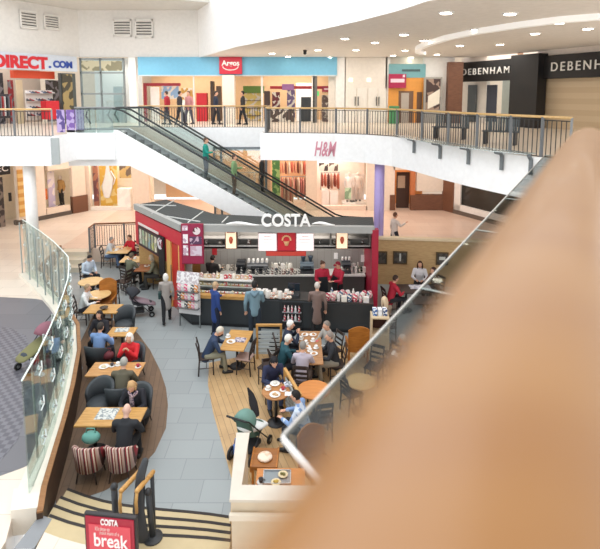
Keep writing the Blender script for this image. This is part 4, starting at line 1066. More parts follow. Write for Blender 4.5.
def pack(kind, hexc, p, rz, label, cat, group, sc=1.0):
    if kind == 'wedge':
        m = MB(); m.prism([(-.07, -.05), (.07, -.05), (0, .07)], 0, .09)
    elif kind == 'bun':
        m = MB(); m.limb([(-.05, 0, .035), (.05, 0, .035)], [.042, .042], 10)
    elif kind == 'bottle':
        m = MB(); m.lathe([(.03, 0), (.032, .01), (.032, .13), (.014, .17), (.014, .2)], (0, 0, 0), 12)
    elif kind == 'jar':
        m = MB(); m.lathe([(.05, 0), (.06, .02), (.06, .12), (.05, .15), (.05, .17)], (0, 0, 0), 14)
    elif kind == 'packet':
        m = MB(); m.limb([(0, 0, .03), (0, 0, .08), (0, 0, .13)], [.05, .065, .05], 8, (1, 0, 0), [.012, .03, .012])
    else:
        m = MB(); m.box(0, 0, .06, .12, .07, .12).box(0, 0, .125, .05, .04, .012)
    if sc != 1: m.v = [q * sc for q in m.v]
    return m.build({'wedge': 'sandwich_pack', 'bun': 'pastry', 'bottle': 'drink_bottle', 'jar': 'storage_jar', 'packet': 'snack_packet', 'box': 'biscuit_box'}[kind], mat(hexc, .55, 0, 'speckle', '#f0e8dc' if kind != 'bottle' else '#d8d8d0', 22), None, p, rz, smooth=kind in ('bun', 'bottle', 'jar', 'packet'), label=label, cat=cat, group=group)
random.seed(11)
for i in range(13):
    q = cpos(.035 + .0235 * i, .30); pack(random.choice(['bun', 'wedge']), random.choice(PK), (q.x, q.y, .963), rzc + random.uniform(-.4, .4), 'pastry or sandwich on the lower tier of the glass display case', 'food', 'lower tier of the display case')
    q = cpos(.035 + .0235 * i, .52); pack(random.choice(['bun', 'box']), random.choice(PK), (q.x, q.y, 1.137), rzc + random.uniform(-.4, .4), 'snack on the upper tier of the glass display case', 'food', 'upper tier of the display case')
    q = cpos(.035 + .0235 * i, .55); pack(random.choice(['box', 'jar', 'packet']), random.choice(PK + ['#f2ede6', '#c23a4c', '#5a4a48', '#e8b0b8']), (q.x, q.y, 1.362), rzc, 'pale item standing on top of the glass display case', 'packet', 'top of the display case')
for i in range(5):
    q = cpos(.345 + .02 * i, .3 + .1 * (i % 2)); pack('box', '#f2efec', (q.x, q.y, .962), rzc, 'white cup carton just right of the display case', 'carton', 'white cartons beside the display case', 1.35)
for i in range(12):
    q = cpos(.43 + .011 * i, .12 + .16 * (i % 2)); pack(['jar', 'bun', 'box'][i % 3], ['#e8e2da', '#d8b8a0', '#c88a74'][i % 3], (q.x, q.y, .962), rzc, 'cake or jar on the middle of the counter', 'food', 'cakes on the middle of the counter', 1.35)
for i in range(24):
    q = cpos(.755 + .0098 * i, .12 + .16 * (i % 3)); pack(['packet', 'box', 'bottle', 'packet'][i % 4], ['#c4405a', '#e8e0e0', '#3a5a80', '#d88a94', '#efe6da'][i % 5], (q.x, q.y, .962), rzc, 'packet, box or bottle on the right end of the counter', 'packet', 'packets on the right end of the counter', 1.4)
# till and low open fridge
q = cpos(.565, .3); tl = thing('till', 'black till with a dark screen on the counter between the staff and the customers', 'till', (q.x, q.y, .96), rzc)
MB().box(0, .05, .05, .38, .34, .1).build('base', CHAR, tl, bevel=.01); MB().box(0, .12, .27, .36, .04, .26, 0, .2).build('screen', mat('#24303a', .2), tl); MB().tube([(0, .12, .1), (0, .12, .2)], .03, 8).build('stand', CHAR, tl)
q = cpos(.565, .02); of = thing('open_fridge', 'black open-fronted fridge recess with drinks in the counter front', 'fridge', (q.x, q.y, 0), rzc)
MB().box(0, -.03, .52, .62, .05, .78).box(0, -.06, .15, .62, .04, .06).build('case', BLACK, of); 
for z in (.35, .62): MB().box(0, -.09, z, .58, .10, .02).build('shelf', GREY, of)
for i in range(10):
    z = .36 if i < 5 else .63; x = -.22 + .11 * (i % 5); p = q + (Cc - B).normalized() * x - nf * .10
    pack('bottle', ['#c43c50', '#e8d8d8', '#d8788a', '#e0e0e4', '#b83048'][i % 5], (p.x, p.y, z), rzc, 'small red or white drink in the open fridge of the counter', 'bottle', 'drinks in the open fridge')
# snack stand at the left corner
sp_ = Vector((-3.42, 14.84)); ss = thing('snack_stand', 'white wire snack stand with a printed header at the counter left corner', 'stand', (sp_.x, sp_.y, 0), math.atan2(-.25, .95))
[MB().box(sx * .34, 0, .25, .03, .04, .5).build('leg', STEEL, ss) for sx in (-1, 1)]; MB().box(0, 0, .92, .72, .05, .98).build('back_panel', mat('#e8e4e4', .5), ss); MB().box(0, -.05, 1.60, .74, .04, .36, 0, -.2).build('header_sign', mat('#ece8e8', .5, 0, 'speckle', '#c4b8bc', 16), ss)
for z in (.65, .92, 1.18): MB().box(0, -.10, z, .72, .16, .02).build('shelf', STEEL, ss)
dd_ = Vector((math.cos(ss.rotation_euler.z), math.sin(ss.rotation_euler.z))); nn_ = Vector((dd_.y, -dd_.x))
for r_, z in enumerate((.66, .93, 1.19)):
    for i in range(6):
        p = sp_ + dd_ * (-.28 + .112 * i) + nn_ * .10
        pack('packet', ['#e04a80', '#f4f0f0', '#3c3c48', '#e08a3c', '#f0a0b8', '#d8d0d4'][(i + r_ * 2) % 6], (p.x, p.y, z), ss.rotation_euler.z, 'bright snack packet on the corner snack stand', 'packet', 'packets on the snack stand', 1.35)
# back counter with machines
bc = thing('back_counter', 'pale-topped back counter along the kiosk rear wall', 'counter', (0, 0, 0))
MB().bx(-3.25, 2.25, 16.85, 17.48, 0, .88).build('body', mat('#55524e', .5), bc); MB().bx(-3.3, 2.28, 16.8, 17.48, .88, .93).build('worktop', mat('#d8d6d0', .3), bc)
def machine(label, u0, u1, v0, y=17.0, hexc='#8a8c8e'):
    a, b = dp(u0, v0, y), dp(u1, v0, y); w = b.x - a.x; h = max(.35, a.z - .93)
    t = thing('coffee_machine', label, 'coffee machine', ((a.x + b.x) / 2, y + .1, .93))
    M_ = mat(hexc, .3, .5)
    MB().box(0, .05, .05, w, .45, .1).build('drip_tray', CHAR, t, bevel=.01); MB().box(0, .16, h * .5, w, .22, h).build('body', M_, t, bevel=.02)
    MB().box(0, -.02, h * .72, w, .3, h * .3).build('group_head', M_, t, bevel=.02)
    for x in (-w * .28, w * .28):
        MB().tube([(x, -.1, h * .58), (x, -.1, h * .46)], .035, 10).build('portafilter', CHAR, t); MB().tube([(x, -.1, h * .5), (x, -.24, h * .48)], .014, 8).build('filter_handle', BLACK, t)
    MB().box(0, -.172, h * .74, w * .6, .012, h * .14).build('panel', mat('#26282c', .3), t)
    return t, w, h
m1 = machine('wide steel coffee machine with white cups stacked on top, left of the centre', 247, 268, 265)
m2 = machine('blue-grey coffee machine with twin hoppers, right of the centre', 300, 314, 264, hexc='#7a8790')
m3 = machine('dark coffee grinder and dispenser left of the wide machine', 236, 245, 262, hexc='#4a4a4c')
m4 = machine('dark square machine with a small lit display near the right end', 342, 351, 262, hexc='#54565a')
for k in range(10):
    x = m1[0].location.x - .32 + .16 * (k % 5); pack('jar', '#f6f4f0', (x, 17.2 - .12 * (k // 5), .93 + m1[2]), 0, 'white cup stacked on top of the wide coffee machine', 'cup', 'cups on the coffee machine', .75)
for k in range(3):
    pack('jar', '#f4f2f0', (m4[0].location.x - .12 + .12 * k, 17.2, .93 + m4[2]), 0, 'white cup on top of the dark square machine', 'cup', 'cups on the square machine', .7)
for k in range(2):
    MB().lathe([(.05, 0), (.09, .18), (.09, .2)], (0, 0, 0), 14).build('bean_hopper', mat('#3a4a58', .3), None, (m2[0].location.x - .13 + .26 * k, 17.25, .93 + m2[2]), smooth=True, label=['dark bean hopper on the blue-grey machine, the left of two', 'dark bean hopper on the blue-grey machine, the right of two'][k], cat='hopper')
for k in range(9):
    x = -1.0 + .13 * k if k < 6 else 1.75 + .16 * (k - 6); 
    pack(['bottle', 'jar'][k % 2], ['#c8c0b0', '#e6e0d6', '#5a4a40', '#d8d4d0'][k % 4], (x, 17.3, .93), 0, 'bottle or jar on the pale back counter', 'bottle', 'bottles on the back counter', 1.5)
for k in range(6):
    pack('box', ['#f0eee8', '#5e6a4c', '#e4e0d8'][k % 3], (1.55 + .14 * k, 17.1, .93), 0, 'white or green packet at the right end of the back counter', 'packet', 'packets at the right end of the back counter', 1.6)
for k in range(5):
    pack('jar', ['#e8e0d4', '#8a8074'][k % 2], (-2.9 + .16 * k, 17.3, .93), 0, 'jar at the left end of the back counter', 'jar', 'jars at the left end of the back counter', 1.2)
random.seed(3)
for k in range(16):
    x = -2.05 + .135 * k
    if -1.95 < x < -1.25 and k % 2: continue
    pack(random.choice(['bottle', 'jar', 'box']), random.choice(['#4a4440', '#6a625a', '#d8d2c8', '#7a4a40', '#3a3e44']), (x, 16.92, .93), 0, 'small dark or pale item along the front of the back counter', 'jar', 'items along the front of the back counter', 1.25)
for k in range(12):
    x = -3.1 + .47 * k
    pack(['jar', 'box', 'bottle'][k % 3], ['#5a5450', '#8a7a68', '#d0c8bc', '#6a3a38'][k % 4], (x, 16.1, 2.262), 0, 'jar or box on the bulkhead shelf over the counter', 'jar', 'items on the bulkhead shelf', 1.0)
# notices on the rear wall
for k, (u0, v0, u1, v1) in enumerate(((334, 253, 338, 259), (361, 255, 371, 262), (212, 247, 217, 255))):
    a, b = dp(u0, v0, yb - .02), dp(u1, v1, yb - .02); MB().bx(a.x, b.x, yb - .02, yb - .001, b.z, a.z).build('notice', mat('#f2f0ee' if k < 2 else '#c8323c', .6), None, label=['small white notice on the kiosk rear wall above the baristas', 'wide white notice on the kiosk rear wall near the red post', 'round-looking red notice beside the poster panel'][k], cat='notice')
# ================================================================ BRIDGE RAILINGS, ESCALATORS, GLASS, NEAR RAIL
RH = 1.05
off = lambda p, dy=.12: (p[0], p[1] + dy)
railing('long bridge railing with grey balusters and wooden handrail in front of the shops', [(-1.4, 22.9), (-1.35, 19.75), (0, 19.65), (1.4, 19.45), (2.55, 18.95), (3.5, 18.05), (4.08, 16.7), (4.52, 15.2), (4.97, 14.0), (5.47, 12.95), (5.9, 12.15), (6.25, 11.5)], UZ, RH, 1.25, PALEOAK, .115, thick=.024)
railing('bridge railing at the left end beside the column', [(-14.5, 18.15), (-9.0, 18.15)], UZ, RH, 1.25, PALEOAK, .115, thick=.024)
railing('short railing with wooden handrail behind the head of the escalators', [(-7.4, 23.05), (-1.5, 23.05)], UZ, RH, 2.0, PALEOAK, .115, thick=.024)
# purple hanging banners behind the landing glass
for k, (x0, x1, hx) in enumerate(((-9.3, -8.97, '#7d5fa6'), (-8.94, -8.6, '#a08cc2'), (-9.68, -9.36, '#5c4c88'))):
    MB().bx(x0, x1, 19.9, 19.92, UZ + .08, UZ + .98).build('banner', mat(hx, .7, 0, 'speckle', '#b6a4d0', 6), None, label=['deep purple banner tied along the landing glass', 'pale lilac banner tied along the landing glass', 'dusky violet banner tied beside the left bridge railing'][k], cat='banner')
def escalator(label, y0, y1, x_top, x_bot, panel):
    t = thing('escalator', label, 'escalator', (0, 0, 0))
    zt, zb = UZ, MZ; dx = (zt - zb) / math.tan(R(31)); xs, xe = x_top, x_top + dx
    prof = [(xs - 2.0, zt + .17), (xs, zt + .17), (xe, zb + .35), (xe + 1.4, zb + .25), (xe + 1.4, zb), (xe - .3, zb), (xs + .45, zt - 1.27), (xs - 2.0, zt - 1.27)]
    def plate(yy, th):
        m = MB(); n = len(prof); m.add([(p[0], yy, p[1]) for p in prof] + [(p[0], yy + th, p[1]) for p in prof], [tuple(reversed(range(n))), tuple(range(n, 2 * n))] + [((i + 1) % n, i, n + i, n + (i + 1) % n) for i in range(n)]); return m
    plate(y0, .12).build('side_panel', panel, t); plate(y1 - .12, .12).build('side_panel', panel, t)
    m = MB(); m.add([(p[0], y, p[1]) for y in (y0 + .1, y1 - .1) for p in prof[4:8]], [(0, 1, 5, 4), (1, 2, 6, 5), (2, 3, 7, 6)]); m.build('underside', panel, t)
    st = MB(); nst = 24
    for i in range(nst): st.bx(xs + dx * i / nst, xs + dx * (i + 1) / nst + .03, y0 + .3, y1 - .3, zt - (zt - zb) * (i + 1) / nst - .35, zt - (zt - zb) * (i + .5) / nst)
    st.bx(xs - 2, xs + .02, y0 + .3, y1 - .3, zt - .2, zt); st.bx(xe, xe + 1.4, y0 + .3, y1 - .3, zb, zb + .02)
    st.build('steps', mat('#54585a', .4, .3), t)
    for yy in (y0 + .12, y1 - .32):
        m = MB(); m.add([(xs - 2, yy, zt + .14), (xs, yy, zt + .14), (xe, yy, zb + .32), (xe + 1.4, yy, zb + .22), (xe + 1.4, yy + .2, zb + .22), (xe, yy + .2, zb + .32), (xs, yy + .2, zt + .14), (xs - 2, yy + .2, zt + .14)], [(0, 1, 6, 7), (1, 2, 5, 6), (2, 3, 4, 5)]); m.build('skirt_deck', mat('#4c5052', .35, .5), t)
    for yy in (y0 + .2, y1 - .2):
        m = MB(); m.add([(xs - 1.6, yy, zt + .15), (xs, yy, zt + .15), (xe, yy, zb + .3), (xe + 1.0, yy, zb + .2), (xe + 1.0, yy, zb + .95), (xe, yy, zb + 1.05), (xs, yy, zt + 1.0), (xs - 1.6, yy, zt + 1.0)], [(0, 1, 6, 7), (1, 2, 5, 6), (2, 3, 4, 5)]); m.build('glass_balustrade', GLASSE, t)
        pts = [(xs - 1.55, yy, zt + .35), (xs - 1.75, yy, zt + .7), (xs - 1.6, yy, zt + 1.0), (xs - .1, yy, zt + 1.02), (xs + .2, yy, zt + .93), (xe - .15, yy, zb + 1.13), (xe + .2, yy, zb + 1.02), (xe + 1.0, yy, zb + .97), (xe + 1.18, yy, zb + .7), (xe + 1.0, yy, zb + .35)]
        MB().tube(pts, .04, 8, (0, 1, 0)).build('handrail', mat('#2a2e2e', .45), t, smooth=True)
    for sx in range(-1, 0): pass
    return t
ESC_X = -7.3
escalator('near escalator with a plain white side panel rising to the left behind the kiosk', 19.9, 21.35, ESC_X, 0, mat('#f7f8f8', .45))
escalator('far escalator running beside the first, nearer the shops', 21.45, 22.62, ESC_X + .75, 0, mat('#c8b8a4', .45))
# glass balustrade of the landing
lg = thing('landing_balustrade', 'frameless greenish glass balustrade along the escalator landing', 'balustrade', (0, 0, 0))
for x0, x1 in ((-8.85, -8.1), (-8.05, -7.4)): MB().bx(x0, x1, 19.78, 19.795, UZ + .02, UZ + 1.05).build('glass_panel', GLASSG, lg)
MB().tube([(-8.9, 19.79, UZ + 1.07), (-7.3, 19.79, UZ + 1.07)], .03, 8).build('handrail', STEEL, lg)
# grey framed glass screen under the bridge
a, b = dp(214, 147, 22.7), dp(266, 147, 22.7)
gs = thing('glazed_screen', 'tall grey-framed glazed screen under the bridge behind the escalators', 'glass screen', (0, 22.7, 0))
for x in (a.x, dp(221, 147, 22.7).x, b.x): MB().bx(x - .05, x + .05, -.03, .03, MZ, a.z).build('mullion', mat('#7c8488', .4), gs)
MB().bx(a.x, b.x, -.03, .03, a.z - .1, a.z).build('head_rail', mat('#7c8488', .4), gs)
MB().bx(a.x, b.x, -.008, .008, MZ, a.z - .1).build('glass', glass_mat('#f0f4f4', .22), gs)
# curved glass screen on the stone curb
gsc = thing('glass_wind_screen', 'tall curved screen of clear glass panels standing on the stone curb at the left', 'glass screen', (0, 0, 0))
for i in range(len(ch) - 1):
    a, b = ch[i], ch[i + 1]; d = (b - a).normalized(); n = Vector((-d.y, d.x)); a = a + d * .02 + n * .06; b = b - d * .02 + n * .06
    o = MB().prism([a, b, b + n * .022, a + n * .022], .72, 2.68).build('glass_panel', GLASSG, gsc)
    MB().prism([a, b, b + n * .024, a + n * .024], 2.68, 2.70).build('edge_strip', mat('#e2efe9', .2), o)
    for z in (1.1, 1.75, 2.4):
        q = b + n * .01; f = MB(); f.ball((q.x, q.y, z), .032, 8, 6)
        for s_ in (-1, 1):
            for z2 in (-.09, .09): e = q + d * (.09 * s_) - n * .02; f.tube([(q.x - n.x * .05, q.y - n.y * .05, z), (e.x, e.y, z + z2)], .014, 6)
        f.build('spider_fitting', mat('#e6ebea', .25, .4), o)
    c = b + n * .12
    MB().tube([(c.x, c.y, .72), (c.x, c.y, 2.6)], .022, 8).build('support_fin', mat('#aab4b2', .3, .5), gsc)
# handrails at the steps and the sign
def rail(label, u0, v0, u1, v1):
    a, b = at(u0, v0, 1.5), at(u1, v1, 1.42)
    t = thing('stair_handrail', label, 'handrail', (0, 0, 0))
    MB().limb([a, a.lerp(b, .5), b], [.036] * 3, 10).build('wooden_grip', OAK, t, smooth=True)
    MB().tube([a, a + Vector((0, -.06, -.12)), a + Vector((.0, -.05, -.30))], .024, 8).build('bracket', mat('#c89a58', .45), t, smooth=True)
    c = b + Vector((0, -.05, 0)); MB().tube([c - Vector((0, 0, .03)), (c.x, c.y, .3)], .032, 10).build('post', CHAR, t, smooth=True)
    MB().lathe([(.1, 0), (.1, .02), (.04, .05)], (c.x, c.y, .3), 16).build('base_plate', CHAR, t)
    return t
rail('wooden-gripped handrail on the steps, the left of the pair', 121, 491, 139, 472)
rail('wooden-gripped handrail on the steps, the right of the pair', 137, 491, 153, 472)
def bollard(label, u0, v0, u1, v1, r):
    b = at(u1, v1, MZ); tp = dp(u0, v0, b.y)
    t = thing('black_post', label, 'post', b)
    MB().tube([(0, 0, 0), (tp.x - b.x, 0, tp.z - b.z - .04)], r, 12).build('shaft', CHAR, t, smooth=True); MB().ball((tp.x - b.x, 0, tp.z - b.z - .03), r * 1.25, 12, 8).build('cap', BLACK, t, smooth=True)
    MB().lathe([(r * 3.2, 0), (r * 3.2, .02), (r * 1.2, .05)], (0, 0, 0), 20).build('base_plate', BLACK, t)
bollard('black post behind the red break sign', 114, 485, 117, 545, .045)
bollard('black post with round base plate right of the wooden grips', 148, 490, 153, 538, .045)
p = at(141, 548, MZ); MB().limb([(0, .1, .0), (-.05, .1, .5), (-.05, .25, .95), (0, .33, 1.12)], [.10, .09, .07, .05], 10, (1, 0, 0), [.03, .03, .03, .03]).build('folded_stand', CHAR, None, p, smooth=True, label='dark folded stand leaning beside the red break sign', cat='stand')
# A-board
a, b, c = at(87, 514, 1.62), at(135, 519, 1.62), None
rz = math.atan2(b.y - a.y, b.x - a.x); w = (b - a).length; ctr = (a + b) / 2
ab = thing('pavement_sign', 'red freestanding sign that says break at the top of the steps', 'sign', (ctr.x, ctr.y, MZ), rz)
MB().box(0, .0, .55, w + .06, .06, 1.02, 0, -.0).build('board', mat('#2a2628', .5), ab, bevel=.015)
MB().box(0, -.035, .55, w, .02, .96).build('face', mat('#a51c36', .4), ab)
MB().box(0, -.05, .53, w * .86, .012, .80).build('inner_poster', mat('#d8505c', .5), ab)
for sx in (-1, 1): MB().box(sx * w * .4, .12, .03, .06, .5, .06).build('foot', BLACK, ab)
WT = mat('#fbf6f4', .5)
text_mesh('lettering', 'COSTA', w * .36, .085, .01, WT, ab, (.0, -.05, .975), fat=.02)
text_mesh('lettering', 'It\'s time to', w * .30, .055, .01, mat('#f4c8c4', .5), ab, (-w * .14, -.06, .885)); text_mesh('lettering', 'make more of a', w * .40, .05, .01, mat('#f4c8c4', .5), ab, (.0, -.06, .83))
text_mesh('lettering', 'break', w * .70, .19, .01, WT, ab, (.02, -.06, .72), fat=.01)
cpm = MB(); cpm.lathe([(.05, .1), (.1, .14), (.12, .2)], (0, -.06, .1), 14); cpm.build('cup_motif', WT, ab)
# ---------------------------------------------------------------- the near balcony: wide wooden handrail and glass ledge
nr = thing('balcony_handrail', 'wide polished wooden handrail close by, blurred, sweeping up the right side', 'handrail', (0, 0, 0))
n3, d3 = nrm.to_3d(), near.to_3d()
RS = .62
pts = [Vector((0, 0, HC)) + (n3 * -.068 + d3 * s + Vector((0, 0, 6.865 - HC))) * RS for s in (-1.2, -.5, 0, .4, .8, 1.4, 2.0, 2.6, 3.3, 4.1, 4.5, 4.7, 4.76)]
rr = [q * RS for q in [.128] * 9 + [.12, .10, .065, .02]]
MB().tube(pts, rr, 28, tuple(n3), [r * .74 for r in rr]).build('wooden_rail', mat('#a06e34', .33, 0, 'wood', '#935f26', 3.0, coat=.1), nr, smooth=True)
for s in (-.6, 1.0, 2.4, 3.8):
    c = (n3 * -.05 + d3 * s) * RS; MB().box(c.x, c.y, 6.28, .04, .05, 1.35, math.atan2(near.y, near.x)).build('post', STEEL, nr)
lg = thing('glass_ledge', 'tilted clear glass ledge with pale edge strips projecting along the near balcony', 'ledge', (0, 0, 0))
o0 = Vector((-.07, 1.98)); L = 11.53; zl = 5.75
k = 0; s = 0.0
while s < L - .1:
    e = min(L, s + 1.9)
    q = [o0 + near * s, o0 + near * e, o0 + near * e + nrm * .62, o0 + near * s + nrm * .62]
    if s == 0: q[3] = o0 + Vector((.53, -.85)) * .75
    g = MB().prism(q, zl - .012, zl).build('glass_panel', glass_mat('#d4d6d5', .015, .03, .12), lg)
    jn = o0 + near * e; MB().prism([jn, jn + near * .012, jn + near * .012 + nrm * .62, jn + nrm * .62], zl, zl + .004).build('joint_strip', mat('#b8c2be', .3), g)
    bp = o0 + near * (e - .3) + nrm * .25; MB().tube([bp.to_3d() + Vector((0, 0, zl - .03)), (bp + nrm * .4).to_3d() + Vector((0, 0, zl - .35))], .025, 8).build('bracket', STEEL, lg)
    s = e
d_ = .010
MB().prism([o0 - nrm * d_, o0 + near * L - nrm * d_, o0 + near * L, o0], zl - .02, zl + .006).build('edge_strip', mat('#cfc9c2', .3), lg)
x_ = Vector((.53, -.85)); MB().prism([o0 - x_ * .01, o0 + x_ * .75, o0 + x_ * .75 + Vector((-.85, -.53)) * .012, o0 - Vector((.85, .53)) * .012], zl - .02, zl + .006).build('edge_strip', mat('#e9e6e2', .3), lg)
# the matching ledge opposite
l2 = thing('glass_ledge', 'pale glass ledge on dark brackets along the far bridge edge at the right', 'ledge', (0, 0, 0))
ip = [Vector(p) for p in ((3.4, 17.9), (3.95, 16.6), (4.4, 15.1), (4.85, 13.9), (5.35, 12.85), (5.75, 12.1))]
wd = [.05, .55, .6, .6, .55, .35]; op = []
for i, p in enumerate(ip):
    d = (ip[min(i + 1, 5)] - ip[max(i - 1, 0)]).normalized(); op.append(p + Vector((d.y, -d.x)) * wd[i])
for i in range(5):
    MB().prism([ip[i], ip[i + 1], op[i + 1], op[i]], zl, zl + .02).build('glass_panel', glass_mat('#e6ecec', .5, .25), l2)
for i in range(1, 6):
    dr_ = (op[i] - ip[i]).normalized(); q = op[i] * .75 + ip[i] * .25; f_ = ip[i] + dr_ * .17; MB().tube([q.to_3d() + Vector((0, 0, zl - .02)), (f_ + dr_ * .06).to_3d() + Vector((0, 0, zl - .06)), f_.to_3d() + Vector((0, 0, zl - .14)), f_.to_3d() + Vector((0, 0, zl - .5))], .05, 8).build('bracket', mat('#70767a', .45), l2)
# ================================================================ SHOPS, SIGNS, UPPER FLOOR THINGS
def proj_v(z, u, y):
    d = y * _c - (z - HC) * _s; up_ = y * _s + (z - HC) * _c
    return YC - FPX * up_ / d
def bxp(name, label, cat, u0, v0, u1, v1, y, d, m, bevel=0, group=None):
    a, b = dp(u0, v0, y), dp(u1, v1, y); w, h = b.x - a.x, a.z - b.z
    return MB().bx(-w / 2, w / 2, 0, d, -h / 2, h / 2).build(name, m, None, ((a.x + b.x) / 2, y, (a.z + b.z) / 2), bevel=bevel, label=label, cat=cat, group=group)
def bxt(name, label, cat, u0, v0, u1, v1, y):
    a, b = dp(u0, v0, y), dp(u1, v1, y)
    return thing(name, label, cat, ((a.x + b.x) / 2, y, (a.z + b.z) / 2)), b.x - a.x, a.z - b.z
def rzof(p0, p1):
    d = Vector((p1[0] - p0[0], p1[1] - p0[1])); d = d if d.x > 0 else -d
    return math.atan2(d.y, d.x)
def wallbox(name, label, cat, p0, p1, u0, v0, u1, v1, m, th=.1, out=.12, top=None, bot=None):
    rz = rzof(p0, p1); n = Vector((math.sin(rz), -math.cos(rz), 0)); q0, q1 = Vector(p0) + n.to_2d() * out, Vector(p1) + n.to_2d() * out
    a, b = on(u0, v0, q0, q1), on(u1, v1, q0, q1)
    w = (Vector((b.x, b.y)) - Vector((a.x, a.y))).length; z1 = a.z if top is None else top; z0 = b.z if bot is None else bot
    c = (a + b) / 2; c.z = (z0 + z1) / 2
    t = thing(name, label, cat, c, rz)
    MB().bx(-w / 2, w / 2, 0, th, (z0 - z1) / 2, (z1 - z0) / 2).build('board', m, t, bevel=.01)
    return t, w, z1 - z0
DK = mat('#1b1a1b', .45)
# fills behind gaps
struct('wall_front', MB().bx(1.6, 8.5, UY + .35, UY + .5, UZ, 9.4), CREAM)
# --- sports shop at the left
za, zb = S(77, 57, ul0, ul1)[1], S(77, 72, ul0, ul1)[1]
t, w, h = wallbox('shop_sign', 'long white shop sign reading DIRECT.COM in red and blue at the upper left', 'sign', ul0, ul1, -22, 52, 77.5, 72, mat('#d3d9e2', .4), .15, .2, za, zb)
for s_, u0, u1, v, hh, c in (('DIRECT', -7, 47.5, 62, .78, '#d3202c'), ('.', 48.5, 51, 67, .14, '#2c4aa0'), ('COM', 53, 72, 64.5, .46, '#2c4aa0')):
    nn = Vector((math.sin(rzof(ul0, ul1)), -math.cos(rzof(ul0, ul1)))) * .2; a, b = on(u0, v, Vector(ul0) + nn, Vector(ul1) + nn), on(u1, v, Vector(ul0) + nn, Vector(ul1) + nn); c_ = (a + b) / 2; loc = t.matrix_world
    rz = rzof(ul0, ul1); rel = Matrix.Rotation(-rz, 3, 'Z') @ (c_ - Vector(t.location)); wd_ = (b - a).length
    text_mesh('lettering', s_, wd_, hh * (za - zb), .03, mat(c, .4), t, (rel.x, -.02, rel.z), fat=.05)
t, w, h = wallbox('promo_beam', 'orange-red promotional beam hanging inside the sports shop', 'sign', ul0, ul1, 13, 70, 55, 79, mat('#e0502c', .5), .3, -.6)
t, w, h = wallbox('shoe_shelf', 'white shoe shelf unit inside the sports shop', 'shelf', ul0, ul1, 25, 90, 54, 119, mat('#e4dcd4', .6), .05, -1.2)
for i in range(4): MB().bx(-w / 2, w / 2, -.25, 0, -h / 2 + .2 + i * h / 4, -h / 2 + .22 + i * h / 4).build('shelf_board', mat('#d8d0c8', .5), t)
rz = rzof(ul0, ul1)
for i in range(4):
    for k in range(9):
        q = Vector((-w * .44 + w * .88 * k / 8, -.13, -h / 2 + .22 + i * h / 4)); g = t.location + Matrix.Rotation(rz, 3, 'Z') @ q
        m = MB(); m.limb([(0, .10, .035), (0, 0, .045), (0, -.12, .03)], [.045, .04, .035], 8, (1, 0, 0), [.035, .045, .028]); m.limb([(0, .08, .05), (0, .09, .10)], [.04, .035], 8)
        m.build('shoe', mat(['#3c3a3e', '#a4202c', '#e6e2e0', '#4a5a78'][(i * 2 + k) % 4], .6), None, g, rz + .4, smooth=True, label='dark, red or white shoe on the shoe shelf of the sports shop', cat='shoe', group='shoes on the sports shop shelf')
t, w, h = wallbox('display_box', 'bright red display box at the sports shop entrance', 'display', ul0, ul1, 46, 101, 60, 119, mat('#cc2430', .5), .5, .2)
t, w, h = wallbox('clothes_rail', 'dark clothes rail at the far left of the sports shop', 'rail', ul0, ul1, -6, 94, 10, 118, mat('#4a4448', .8), .35, -.5)
for i in range(7): MB().box(-w * .42 + w * .84 * i / 6, -.06, 0, .05, .4, h * .8, .2).build('garment', mat(['#2a2c34', '#7a7478', '#aa3a3c', '#d8d4d0'][i % 4], .8), t, bevel=.02)
for k, (u0, v0, u1, v1, o_, hx, l) in enumerate(((-20, 72, 4, 92, -2.6, '#2c2a2e', 'dark wall of hanging sportswear at the far left of the sports shop'), (8, 80, 14, 96, -2.4, '#8a2a30', 'dark red sportswear panel behind the far left rail'), (46, 80, 60, 98, -2.6, '#3a3430', 'dark wall display behind the shoe shelf'), (16, 80, 24, 108, -2.0, '#d8c8a8', 'cream pillar inside the sports shop'))):
    wallbox('wall_display' if k < 3 else 'shop_pillar', l, 'display' if k < 3 else 'pillar', ul0, ul1, u0, v0, u1, v1, mat(hx, .7, 0, 'speckle' if k < 3 else 'plain', '#7a7478' if k < 3 else None, 4), .1, o_, None, UZ)
t, w, h = wallbox('advert_panel', 'tall dark gold-patterned advert panel beside the sports shop', 'advert', ul0, ul1, 62, 74, 74, 112, mat('#4a4436', .5, 0, 'speckle', '#a08a5c', 3), .06, .1)
# glass lift lobby
t, w, h = bxt('glazed_lobby', 'grey-framed glazed lobby between the sports shop and the blue shopfront', 'glass screen', 79, 58, 126, 128, UY - .12)
for x in (-w / 2, -w * .05, w / 2 - .05): MB().bx(x, x + .09, 0, .1, -h / 2, h / 2).build('mullion', mat('#7d8484', .4), t)
for z in (-h * .02, h / 2 - .1, h * .28): MB().bx(-w / 2, w / 2, 0, .1, z, z + .09).build('transom', mat('#8d9494', .4), t)
MB().bx(-w / 2, w / 2, .04, .06, -h / 2, h / 2).build('glass', glass_mat('#e6eeee', .06), t)
MB().bx(-w / 2 + .1, w / 2 - .1, .02, .04, h * .32, h * .46).build('bronze_panel', mat('#8a8468', .4, 0, 'speckle', '#c8c0a0', 4), t)
MB().bx(.3, .8, .8, 1.2, -h / 2, h * .1).build('lift_post', mat('#c2cacc', .4), t)
